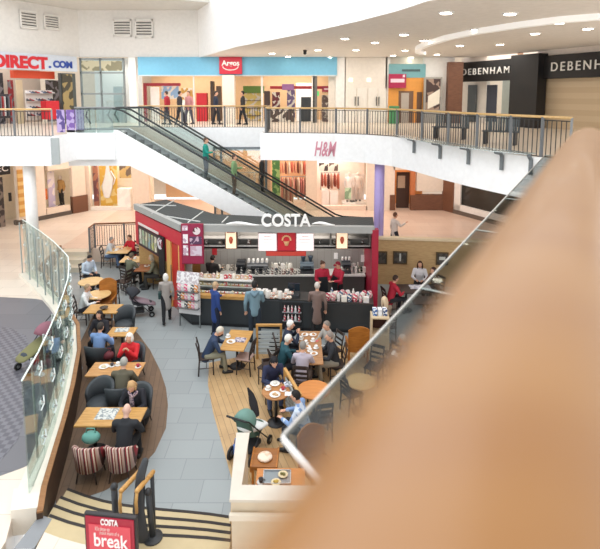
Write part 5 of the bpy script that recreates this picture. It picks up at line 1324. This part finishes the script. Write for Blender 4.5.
# --- blue shopfront
t, w, h = bxt('shop_fascia', 'long sky-blue shop fascia across the upper floor', 'sign', 137.5, 57, 337, 75, UY - .10)
MB().bx(-w / 2, w / 2, 0, .09, -h / 2, h / 2).build('board', mat('#78bad8', .5), t); MB().bx(-w / 2, w / 2, -.04, .09, -h / 2 - .06, -h / 2).build('lower_edge', mat('#c8d4d8', .4), t)
t, w, h = bxt('shop_sign', 'square red sign reading Argos on the blue fascia', 'sign', 219, 57, 242, 74, UY - .3)
MB().bx(-w / 2, w / 2, 0, .15, -h / 2, h / 2).build('board', mat('#c9203a', .4), t, bevel=.01)
text_mesh('lettering', 'Argos', w * .78, h * .42, .02, WHITE, t, (0, -.02, h * .10), fat=.03)
MB().tube([(w * .34 * math.cos(a), -.02, -h * .05 + h * .22 * math.sin(a)) for a in [PI + PI * i / 10 for i in range(11)]], .025, 6).build('smile_motif', WHITE, t)
for k, u in enumerate((194, 262, 296, 313)):
    bxp('door_frame_post', ['slim white shopfront post left of the red sign', 'slim white shopfront post right of the pale column', 'dark shopfront post in the right half of the blue shop', 'slim pale shopfront post beside the green cross light'][k], 'post', u - 1.2 if k != 2 else u + 17, 76, u + 1.2 if k != 2 else u + 24 - 3, 128, UY, .12, mat('#efe8e0', .5) if k != 2 else mat('#6c6a68', .5))
items = [
 ('red_portal_top', 'red beam across the left end of the blue shop', 'beam', 143, 83, 180, 86, 29.2, .2, '#a8323c'),
 ('red_pillar', 'thin red upright at the left end of the blue shop', 'post', 143, 84, 147, 128, 29.1, .2, '#9c3038'),
 ('hanging_poster', 'blue and white picture poster at the left end of the blue shop', 'poster', 161, 86, 179, 99, 29.6, .05, '#8aa8c8'),
 ('wall_panel', 'white lit wall panel beside the blue picture poster', 'panel', 150, 87, 160, 108, 29.9, .05, '#f6f2ec'),
 ('poster_stand', 'white poster stand with a green patch in the blue shop', 'poster stand', 180, 100, 191, 114, 28.8, .05, '#eef0e4'),
 ('display_cabinet', 'tan display cabinet at the rear of the blue shop', 'cabinet', 181, 88, 192, 99, 30.4, .3, '#b89048'),  # a display cabinet at the shop rear
 ('vending_unit', 'red vending unit left of the dark tall cabinets', 'vending unit', 196, 93, 207, 118, 29.4, .5, '#cc2a34'),
 ('tall_cabinet', 'tall dark cabinet left of the pale column, the left of two', 'cabinet', 210, 81, 214, 118, 29.6, .5, '#4c3c34'),
 ('tall_cabinet', 'tall dark cabinet left of the pale column, the right of two', 'cabinet', 216, 86, 221, 118, 29.8, .5, '#5a4a40'),
 ('shelf_bay', 'green-topped lit shelf bay right of the pale column', 'shelf', 244, 88, 263, 128, 30.0, .4, '#d8c070'),
 ('canopy_sign', 'green canopy sign over the lit shelf bay', 'sign', 243, 86, 264, 93, 29.8, .3, '#5c7c34'),
 ('dark_cabinet', 'dark cabinet with a red spot beside the lit shelf bay', 'cabinet', 264, 91, 270, 122, 29.4, .4, '#4a3a38'),
 ('poster_column', 'dark red column of small white notices', 'poster', 272, 92, 280, 118, 29.3, .3, '#6a2830'),
 ('poster_column', 'purple column of small pictures left of the white counter wall', 'poster', 287, 90, 295, 122, 29.2, .3, '#6c5a80'),
 ('hanging_sign', 'lilac hanging sign above the purple poster column', 'sign', 282, 84, 294, 90, 29.0, .1, '#b078b0'),
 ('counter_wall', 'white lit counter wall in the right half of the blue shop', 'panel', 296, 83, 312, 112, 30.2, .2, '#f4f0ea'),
 ('screen_unit', 'dark screen unit in front of the white counter wall', 'screen', 301, 97, 311, 108, 29.4, .3, '#3e4448'),
 ('hanging_strip', 'thin red strip hanging along the ceiling of the blue shop', 'sign', 270, 86, 335, 89, 29.1, .1, '#b8343c'),
 ('green_cross_light', 'small glowing green light in the blue shop', 'sign', 314, 91, 319, 96, 28.8, .06, '#58c070'),  # small green light, glowing by its own emission
 ('red_sign', 'dark red hanging sign with pale letters at the right of the blue shop', 'sign', 322, 86, 335, 92, 28.7, .08, '#a03048'),
 ('shelf_bay', 'grey and red shelf bay at the right end of the blue shop', 'shelf', 322, 95, 335, 125, 29.2, .4, '#7a6a66'),
 ('floor_display', 'low dark floor display behind the bridge railing', 'display', 270, 108, 294, 120, 28.7, .5, '#55463f'),
]
for n, l, c, u0, v0, u1, v1, y, d, hx in items:
    if v1 >= 104 and n not in ('hanging_poster',): v1 = proj_v(UZ, u1, y)
    em = .6 if n in ('green_cross_light', 'counter_wall') else 0
    o = bxp(n, l, c, u0, v0, u1, v1, y, d, mat(hx, .55, 0, 'speckle' if n in ('hanging_poster', 'poster_column', 'shelf_bay', 'floor_display', 'display_cabinet') else 'plain', '#d8d0c4' if n in ('hanging_poster', 'poster_column', 'shelf_bay', 'floor_display', 'display_cabinet') else None, 5.0, emit=em), bevel=.02)
    if n == 'shelf_bay':
        w_ = o.dimensions.x or .8
        a, b = dp(u0, v0, y), dp(u1, v1, y)
        for i in range(4): MB().bx(-(b.x - a.x) / 2, (b.x - a.x) / 2, -.12, 0, -(a.z - b.z) / 2 + .3 + i * .45, -(a.z - b.z) / 2 + .33 + i * .45).build('shelf_board', mat('#5c4a3c', .5), o)
    if n == 'red_sign': text_mesh('lettering', 'VIDEO', .55, .2, .01, mat('#e8c8d0', .5), o, (0, -.02, 0)) if False else MB().box(0, -.01, 0, .5, .02, .10).build('pale_strip', mat('#e8c8d0', .5), o)
# white double doors
for k, (u0, u1) in enumerate(((346, 356), (357, 367), (368, 377), (378, 386))):
    a, b = dp(u0, 88, UY - .04), dp(u1, 128, UY - .04)
    t = thing('door_%d' % (k + 1), ['white door nearest the blue shopfront', 'second white door from the blue shopfront', 'third white door from the blue shopfront', 'white door nearest the orange kiosk shop'][k], 'door', ((a.x + b.x) / 2, UY - .04, UZ)); t['kind'] = 'structure'
    w_ = b.x - a.x; MB().bx(-w_ / 2 + .01, w_ / 2 - .01, 0, .04, 0, a.z - UZ).build('leaf', mat('#f3ede4', .5), t, bevel=.01)
    x = w_ * .38 * (1 if k % 2 == 0 else -1); MB().tube([(x, -.05, .95), (x, -.05, 1.45)], .025, 8).build('handle', mat('#4a4a4a', .4, .5), t)
for k, u in enumerate((351, 369)):
    o = bxp('wall_lamp', ['small pale wall lamp above the white doors, the left of two', 'small pale wall lamp above the white doors, the right of two'][k], 'lamp', u - 2, 78, u + 2, 82, UY - .12, .12, mat('#fff6e6', .5, emit=.8), bevel=.03)
# orange kiosk shop
t, w, h = bxt('kiosk_shop', 'orange and teal upper-floor kiosk shop with a brown doorway', 'shop', 389, 64, 424, 128, UY - .05)
MB().bx(-w / 2, w / 2, 0, .25, -h / 2, h / 2 - .75).build('front', mat('#e8a04c', .5), t); MB().bx(-w / 2, w / 2, -.02, .25, h / 2 - .75, h / 2).build('fascia', mat('#78aeb4', .5), t)
MB().bx(-w * .22, w * .18, -.03, 0, -h / 2, -h / 2 + 2.05).build('doorway', mat('#7a5c48', .5), t); MB().bx(-w * .15, w * .06, -.05, -.03, -h / 2, -h / 2 + 1.95).build('door_glass', mat('#b8aca0', .3), t)
MB().bx(w * .28, w * .42, -.03, 0, -h / 2, -h / 2 + 2.0).build('side_window', mat('#6c503c', .5), t)
text_mesh('lettering', 'EXTRA', .9, .14, .02, mat('#3a5458', .5), t, (w * .1, -.04, h / 2 - .35)) if False else MB().box(w * .1, -.04, h / 2 - .35, 1.0, .02, .12).build('sign_line', mat('#4a6468', .5), t)
t, w, h = bxt('shop_sign', 'magenta sign with a pale word on the orange kiosk shop', 'sign', 389, 74, 406, 88, UY - .3)
MB().bx(-w / 2, w / 2, 0, .12, -h / 2, h / 2).build('board', mat('#a8204c', .5), t); MB().bx(-w * .4, w * .4, -.02, 0, -.08, .12).build('pale_word', mat('#f0d0dc', .5), t); MB().bx(w * .3, w * .42, -.02, 0, .2, .34).build('pale_mark', mat('#f0d0dc', .5), t)
bxp('litter_bin', 'green bin in front of the orange kiosk shop', 'bin', 390, 106, 399, 124, UY - 1.0, .4, mat('#4c9060', .5), bevel=.04)
t, w, h = bxt('advert_panel', 'steel-framed advert panel with a white diagonal shape near the brown pillar', 'advert', 424.5, 77, 441, 128, UY - .5)
MB().bx(-w / 2, w / 2, 0, .2, -h / 2, h / 2).build('frame', mat('#a8a49c', .4, .3), t, bevel=.02); MB().bx(-w / 2 + .1, w / 2 - .1, -.01, 0, -h / 2 + 1.0, h / 2 - .1).build('poster', mat('#4a3834', .5, 0, 'speckle', '#a08878', 3), t)
m = MB(); m.add([(-w * .28, -.03, -.35), (w * .36, -.03, -.05), (w * .36, -.03, .75), (-w * .28, -.03, .35), (-w * .28, -.012, -.35), (w * .36, -.012, -.05), (w * .36, -.012, .75), (-w * .28, -.012, .35)], [(0, 1, 2, 3), (7, 6, 5, 4), (0, 4, 5, 1), (1, 5, 6, 2), (2, 6, 7, 3), (3, 7, 4, 0)]); m.build('pale_shape', mat('#f0e8d8', .5), t)
# --- dark department-store fascia
ztop = S(462, 63, ur0, ur1)[1]; zbot = S(462, 82, ur0, ur1)[1]
t, w, h = wallbox('shop_sign', 'black fascia reading DEBENHAM left of the black pillar', 'sign', ur0, ur1, 460, 63, 513, 80, DK, .3, .25, ztop, zbot)
text_mesh('lettering', 'DEBENHAM', w * .88, .34, .04, WHITE, t, (-.0, -.03, .0), space=1.35)
t, w, h = wallbox('black_pillar', 'tall black clad pillar between the two black fascias', 'pillar', ur0, ur1, 511, 56, 535, 125, mat('#1f1e1f', .5), .6, .6, ztop + .12, UZ)
t, w, h = wallbox('shop_sign', 'black fascia with larger pale letters right of the black pillar', 'sign', ur0, ur1, 532, 55, 690, 72, DK, .3, .25, ztop, zbot + .02)
a, b = on(556, 62, ur0, ur1), on(640, 50, ur0, ur1); rz = rzof(ur0, ur1); rz = t.rotation_euler.z
rel = Matrix.Rotation(-rz, 3, 'Z') @ ((a + b) / 2 - Vector(t.location))
text_mesh('lettering', 'DEBENHAMS', (b - a).length, .40, .04, WHITE, t, (rel.x, -.03, 0), space=1.35)
for k, (u0, u1) in enumerate(((468, 475), (487, 495))):
    wallbox('hanging_banner', ['dark grey hanging panel in the store window, the left of two', 'dark slate hanging panel in the store window, the right of two'][k], 'panel', ur0, ur1, u0, 85, u1, 122, mat('#5c6468' if k == 0 else '#484c58', .6), .08, -.45)
for k, u in enumerate((477, 482, 500, 506)):
    wallbox('window_mullion', 'white upright of the department store window', 'post', ur0, ur1, u, 83, u + 1.6, 122, mat('#f2f0ec', .5), .1, .02)['group'] if False else None
# vents high on the walls
def vent(label, p0, p1, u0, v0, u1, v1):
    t, w, h = wallbox('wall_vent', label, 'vent', p0, p1, u0, v0, u1, v1, mat('#5a5854', .6), .05, .06)
    t.children[0].name = 'backing'
    for i in range(6): MB().box(0, -.03, -h / 2 + h * (i + .5) / 6, w, .07, h * .07, 0, -.5).build('slat', mat('#e4e0da', .5), t)
    fr = MB()
    for sx in (-1, 1): fr.box(sx * w / 2, -.02, 0, .06, .06, h + .06)
    for sz in (-1, 1): fr.box(0, -.02, sz * h / 2, w + .06, .06, .06)
    fr.build('frame', mat('#eeeae4', .5), t)
vent('louvred wall vent at the far left above the sports shop sign', ul0, ul1, 20, 10, 37, 29)
vent('louvred wall vent on the angled wall near its corner', ul0, ul1, 44, 14, 59, 30)
vent('louvred wall vent above the glazed lobby, the left of two', (-14, UY), (14, UY), 113.5, 20, 131, 36)
vent('louvred wall vent above the blue fascia end, the right of two', (-14, UY), (14, UY), 135.5, 20, 152.5, 37)
# downlights and camera dome in the soffit
for k, (u, v) in enumerate(((446, 12), (510, 13), (476, 29), (588, 28), (535, 33), (424, 40), (404, 34), (460, 45), (405, 50), (437, 54), (411, 57), (393, 55), (356, 49.5), (318, 49.5), (288, 56), (272, 53), (330, 57), (375, 42), (345, 38), (500, 44), (559, 22))):
    p = at(u, v, SZ)
    t = thing('downlight', 'small round downlight set in the pale soffit', 'ceiling light', p, 0, 'downlights in the soffit')
    MB().lathe([(.2, -.03), (.2, 0), (.15, 0), (.14, -.015)], (0, 0, 0), 20).build('trim_ring', WHITE, t, smooth=True); MB().lathe([(.14, -.045), (.14, -.032)], (0, 0, 0), 20).build('lens', mat('#fff6e2', .4, emit=14.0), t)
p = at(305, 50, SZ); t = thing('security_camera', 'small black dome camera hanging from the soffit', 'camera', p)
MB().lathe([(.07, -.10), (.09, -.06), (.09, 0)], (0, 0, 0), 14).build('mount', DK, t, smooth=True); MB().ball((0, 0, -.13), .085, 14, 8).build('dome', mat('#141416', .15), t, smooth=True)
# --- ground floor: fashion shop letters on the white bridge edge
a = dp(325.5, 149, 19.23)
text_mesh('shop_letters', 'H&M', .86, .58, .03, mat('#d48c9c', .5), None, (a.x, 19.24, a.z), -.14, shear=.3, fat=.018, label='pink-red H&M letters on the white bridge edge', cat='sign')
# leafy pillar
a, b = dp(276, 158, 26), dp(276, 210, 26); t = thing('green_pillar', 'square pillar wrapped in green leaf print under the bridge', 'pillar', (a.x, 26, MZ)); MB().bx(-.2, .2, -.2, .2, 0, 4.3).build('body', mat('#4c7c44', .6, 0, 'speckle', '#9cb870', 5), t)
# clothes rails in the shop entrance and window
def clothes(label, u0, u1, v0, v1, y, cols, n):
    a, b = dp(u0, v0, y), dp(u1, v1, y); w_ = b.x - a.x; zt = a.z - max(b.z, MZ)
    z0 = max(b.z, MZ)
    t = thing('clothes_rail', label, 'rail', ((a.x + b.x) / 2, y, z0)); 
    for sx in (-1, 1): MB().tube([(sx * w_ / 2, 0, 0), (sx * w_ / 2, 0, zt)], .025, 8).build('upright', STEEL, t)
    MB().tube([(-w_ / 2, 0, zt - .03), (w_ / 2, 0, zt - .03)], .02, 8).build('rail', STEEL, t)
    for i in range(n):
        x = -w_ * .44 + w_ * .88 * i / (n - 1); m = MB()
        L = zt * random.uniform(.5, .68)
        m.limb([(0, 0, zt - .10), (0, 0, zt - .22), (0, 0, zt - .1 - L)], [.05, .19, .22], 8, (0, 1, 0), [.02, .045, .04])
        o = m.build('hanging_garment', mat(cols[i % len(cols)], .85, 0, 'plain', None, 9), None, (t.location.x + x, y, z0), .35, smooth=True, label='garment hanging on the ' + label.split(' rail')[0] + ' rail', cat='garment', group='garments on the ' + label.split(' rail')[0] + ' rail')
random.seed(5)
clothes('coral clothes rail left in the fashion shop entrance', 281, 293, 176, 210, 28.6, ['#c8806c', '#c8a88c', '#9a6a5c', '#e0c0a8'], 6)
clothes('rose clothes rail right in the fashion shop entrance', 293, 306, 176, 210, 29.4, ['#c08478', '#8a6a58', '#e4ccb8', '#b07068'], 6)
clothes('upper wall clothes rail at the back of the fashion shop', 278, 306, 160, 176, 30.8, ['#c86858', '#d89880', '#7a4a3c', '#e8d0b8'], 9)
clothes('tan clothes rail behind the grey-framed screen', 226, 262, 172, 205, 28.8, ['#b89878', '#e0d0c0', '#8a6a54', '#d8a890'], 7)
clothes('brown clothes rail in the fashion shop window', 321, 339, 172, 190, 28.7, ['#a05040', '#c87058', '#70403a', '#d8a088'], 6)
def mannequin(label, u, v, h, top_, bot, y=None, hd=175):
    p = at(u, v, MZ + .2) if y is None else Vector((dp(u, v, y).x, y, MZ + .2))
    person(label, (p.x, p.y, MZ + .35), hd, 'stand', top=top_, bottom=bot, hairstyle='bald', skin=mat('#e8d8cc', .4), name='mannequin', s=1.0)
    MB().bx(-.4, .4, -.35, .35, 0, .35).build('plinth', mat('#f8f2ea', .5), None, (p.x, p.y, MZ), bevel=.01, label='low white plinth under the ' + label.split(' mannequin')[0] + ' mannequin', cat='plinth')
mannequin('white-dressed mannequin at the left of the fashion shop window', 349, 200, 0, '#f4ece6', '#f0e6dc', 28.7)
mannequin('pale-dressed mannequin at the right of the fashion shop window', 358, 200, 0, '#ecdcd0', '#e6d4c8', 28.9)
mannequin('tan-jacketed mannequin in the left angled shop window', 62, 205, 0, '#c89a5c', '#3a3430', 27.6, 150)
for k, (u0, v0, u1, v1, y, hx, c2, l) in enumerate((
  (319, 163, 328, 171, 28.9, '#4a4444', '#e8dcd4', 'dark head-and-shoulders picture at the top left of the fashion window'),
  (329, 163, 338, 171, 28.9, '#6a5a54', '#f0e4da', 'brown picture beside the dark one at the top of the fashion window'),
  (345, 174, 364, 203, 29.1, '#fbf4ee', '#f0e2d8', 'big white backdrop board in the fashion window'),
  (345, 188, 351, 199, 28.5, '#c8e0c0', '#8aa888', 'pale green poster low in the fashion window'),
  (99, 163, 118, 206, 28.6, '#e8b84c', '#f4d890', 'yellow poster with a white-dressed figure in the second left window'),
  (92, 160, 99, 206, 28.7, '#c88a70', '#8a5a5c', 'narrow coloured strip of clothes pictures in the second left window'),
  (117, 189, 131, proj_v(MZ, 120, 28.3), 28.3, '#f4efe8', '#fff8f0', 'low white display block in the second left window'),
  (119, 163, 131, 178, 28.8, '#7a6a5c', '#d8b878', 'dark and gold picture at the upper right of the second left window'))):
    bxp('window_poster' if 'block' not in l else 'display_block', l, 'poster' if 'block' not in l else 'display', u0, v0, u1, v1, y, .08 if 'block' not in l else .5, mat(hx, .6, 0, 'speckle', c2, 3.0))
m = MB(); a = dp(108, 180, 28.5)
m.limb([(0, 0, .75), (0, 0, .55), (.05, 0, .1), (-.08, 0, -.4), (-.1, 0, -.9)], [.1, .12, .26, .32, .2], 10, (1, 0, 0), [.03] * 5); m.limb([(.2, 0, .5), (.42, 0, .1), (.30, 0, -.25)], [.07, .06, .05], 8, (0, 1, 0), [.03] * 3); m.ball((0, 0, .95), (.14, .04, .17))
m.build('window_cutout', mat('#f8f4ee', .6), None, (a.x, 28.5, a.z), smooth=True, label='white figure cut-out standing before the yellow poster', cat='display')
for k, (u0, v0, u1, v1) in enumerate(((322, 190, 329, proj_v(MZ, 325, 28.5)), (330, 192, 338, proj_v(MZ, 333, 28.5)))):
    bxp('display_block', ['white display cube in the fashion window, the left of two', 'white display cube in the fashion window, the right of two'][k], 'display', u0, v0, u1, v1, 28.5, .5, mat('#fdf5ef', .5), bevel=.01)
# left angled window displays
t, w, h = wallbox('window_poster', 'picture poster of a pale figure in the left angled shop window', 'poster', lw0, lw1, 47, 172, 56, 207, mat('#e8dcd8', .6, 0, 'speckle', '#c4b8d0', 3), .05, -.5)
wallbox('window_poster', 'yellow shelf-like display strip left of the white column', 'poster', lw0, lw1, 17, 170, 27, 216, mat('#eac27c', .6, 0, 'hstripes', '#d89c50', 2.5), .08, .06)
a = on(51, 195, lw0, lw1); bag_ = MB(); bag_.box(0, 0, 0, .45, .2, .6).build('orange_bag', mat('#d8743c', .6), None, (a.x - .5, a.y + .12, a.z), rzof(lw0, lw1), bevel=.05, label='orange bag hanging in the left angled shop window', cat='bag')
t, w, h = wallbox('shop_sign', 'black shop sign with pale letters at the far left below the bridge', 'sign', lw0, lw1, -30, 165, 10.5, 174, DK, .12, .1)
text_mesh('lettering', 'EC', .5, .3, .02, WHITE, t, (w * .5 - .36, -.02, 0))
wallbox('dark_rack', 'dark rack in the shop entrance at the far left', 'rack', lw0, lw1, -12, 179, 5, 215, mat('#3c3230', .6, 0, 'speckle', '#8a7a70', 5), .3, -.2, None, MZ)
wallbox('wall_phone', 'small dark box on the pale wall at the far left', 'box', lw0, lw1, 9, 193, 12, 201, DK, .1, .06)
# right ground-floor doorway
bxp('dark_doorway', 'dark shop doorway with an orange lit rear left of the brown dado', 'doorway', 397, 172, 409, proj_v(MZ, 400, UY + .6), UY + .6, .1, mat('#4a342a', .6), bevel=.01)
bxp('lit_fascia', 'orange lit fascia over the dark doorway', 'panel', 395, 166, 412, 172, UY + .4, .1, mat('#e8924c', .5, emit=.3))  # plain orange fascia panel over the doorway
bxp('hanging_screen', 'small pale screen inside the dark doorway', 'screen', 398, 176, 405, 188, UY + .5, .05, mat('#b8a088', .5))
bxp('orange_pillar', 'slim orange pillar right of the dark doorway', 'pillar', 411, 170, 415, 195, UY - .05, .2, mat('#c87848', .5))
for k, (s0, z0, z1, hx) in enumerate(((2.2, 1.6, 3.3, '#b8b4ac'), (3.6, 1.7, 3.0, '#8a8884'), (4.6, 1.5, 3.2, '#d0ccc4'), (6.0, 1.8, 3.1, '#7c7a78'))):
    d = (Vector(rw1) - Vector(rw0)).normalized(); q = Vector(rw0) + d * s0 + Vector((-d.y, d.x)) * (-.0); n = Vector((-d.y, d.x)); n = n if n.x > 0 else -n; q = q + n * .7
    MB().box(0, 0, (z1 - z0) / 2, .5, .12, z1 - z0).build('display_figure', mat(hx, .6, 0, 'speckle', '#4a4846', 4), None, (q.x, q.y, z0), math.atan2(d.y, d.x), bevel=.05, label=['pale display board behind the dark window, farthest of four', 'grey display board behind the dark window, second of four', 'pale display board behind the dark window, third of four', 'grey display board behind the dark window, nearest of four'][k], cat='display')
# --- people above and on the escalators
def up(label, u, v, y, hd, **k):
    p = dp(u, v, y); person(label, (p.x, y, UZ), hd, k.pop('pose', 'stride'), **k)
up('shopper in a red top on the upper floor before the blue shop', 167, 110, 26.2, 80, top='#b02a38', bottom='#3a3a44', hair='#4a3428', female=True)
up('shopper in a dark top beside the red-topped shopper upstairs', 180, 110, 26.0, -60, top='#3a3438', bottom='#2c2c34', hair='#2c2420')
up('shopper in a pink top right of the dark-topped shopper upstairs', 189, 110, 26.6, 150, top='#c88a8a', bottom='#5a5a68', hair='#6a4a38', female=True)
up('shopper in dark blue left of the pale column upstairs', 216, 110, 26.4, -90, top='#2c3448', bottom='#2a2a30', hair='#3a3030')
up('shopper in dark clothes right of the pale column upstairs', 243, 110, 26.2, 90, top='#33302f', bottom='#26262a', hair='#2a2422')
def esc(label, u, yc, xs, hd, **k):
    x = dp(u, 170, yc).x; z = UZ - (x - xs) * math.tan(R(31)) + .08
    person(label, (x, yc, z), hd, 'stand', **k)
esc('person in a bright teal top riding the near escalator', 206, 20.62, ESC_X, -90, top='#159080', bottom='#3c4450', hair='#5a4434', arms=('down', 'fwd'))
esc('person in a khaki green top lower on the near escalator', 234, 20.62, ESC_X, -90, top='#7a9a6c', bottom='#5a4a3c', hair='#4a3830', arms=('fwd', 'down'), female=True)
esc('dark-clothed person near the foot of the far escalator', 262, 22.15, ESC_X + .75, 90, top='#2a2826', bottom='#26262a', hair='#2c2420')

# dark slatted benches behind the bridge railing
for k, (u0, u1, v0, y) in enumerate(((436, 470, 119, 17.6), (488, 522, 121, 15.6))):
    a, b = dp(u0, v0, y), dp(u1, v0, y); w = b.x - a.x
    t = thing('bench', ['dark slatted bench behind the bridge railing, nearer the brown pillar', 'dark slatted bench behind the bridge railing, nearer the black pillar'][k], 'bench', ((a.x + b.x) / 2, y + .3, UZ), -.6)
    m = MB()
    for i in range(14): m.box(-w / 2 + w * (i + .5) / 14, .22, .62, w / 22, .03, .5)
    m.build('backrest', mat('#5c666a', .5), t)
    m = MB()
    for i in range(5): m.box(0, -.2 + i * .09, .42, w, .06, .03)
    m.build('seat', mat('#4a5256', .5), t)
    for sx in (-1, 1): MB().box(sx * w * .42, 0, .2, .06, .4, .4).build('leg', CHAR, t)
# ================================================================ LIGHT AND CAMERA
w = bpy.data.worlds.new('sky'); SC.world = w; w.use_nodes = True
bg = w.node_tree.nodes['Background']; bg.inputs[0].default_value = (.93, .97, 1, 1); bg.inputs[1].default_value = 1.5
def area(loc, sx, sy, power, col=(1, .93, .84), rot=(0, 0, 0)):
    l = bpy.data.lights.new('ceiling_light', 'AREA'); l.shape = 'RECTANGLE'; l.size = sx; l.size_y = sy; l.energy = power; l.color = col
    o = bpy.data.objects.new('ceiling_light', l); COL.objects.link(o); o.location = loc; o.rotation_euler = rot
    return o
# skylight over the atrium
area((-3, 12, 14), 14, 16, 1100, (.97, .98, 1))
# ground-floor walkway under the bridge
for x in (-11, -6.5, -2, 2.5, 7): area((x, 25.2, 4.9), 3, 3, 95, (1, .92, .87) if x < -5 else (1, .87, .79))
area((-10.4, 28.9, 4.1), 2.6, .8, 70, (1, .93, .85)); area((1.2, 28.7, 4.35), 2.6, 1, 110, (1, .9, .82))
area((-3, 29.8, 4.9), 4, 2, 170, (1, .88, .76)); area((5.8, 29, 4.6), 1.5, 1, 25, (1, .8, .6))
# upper walkway and shops
for x in (-9, -4, 1, 6, 10): area((x, 25.6, 9.2), 3, 3, 75, (1, .95, .88))
area((-6.5, 30, 8.65), 4, 2, 110, (1, .9, .78)); area((-.5, 30, 8.65), 4, 2, 110, (1, .92, .8)); area((-15.3, 26.5, 8.9), 2, 2, 35, (1, .95, .9))
area((-10.8, 29, 9.0), 2, 1, 30)
area((12, 14, 9.1), 4, 8, 90, (1, .95, .88))
# kiosk
area((-.8, 16.4, 2.75), 5, 1.0, 80, (1, .94, .88))

cam = bpy.data.cameras.new('camera'); co = bpy.data.objects.new('camera', cam); COL.objects.link(co)
co.location = (0, 0, HC); co.rotation_euler = (PI / 2 - TILT, 0, 0)
cam.sensor_fit = 'HORIZONTAL'; cam.sensor_width = 36; cam.lens = 36 * FPX / 600
cam.shift_x = 0; cam.shift_y = -(274.5 - YC) / 600
cam.clip_start = .02; cam.clip_end = 200
cam.dof.use_dof = True; cam.dof.focus_distance = 13; cam.dof.aperture_fstop = 1.35
SC.camera = co
SC.view_settings.view_transform = 'Standard'; SC.view_settings.look = 'None'; SC.view_settings.gamma = 1; SC.view_settings.exposure = 0.05
SC.view_settings.use_curve_mapping = False
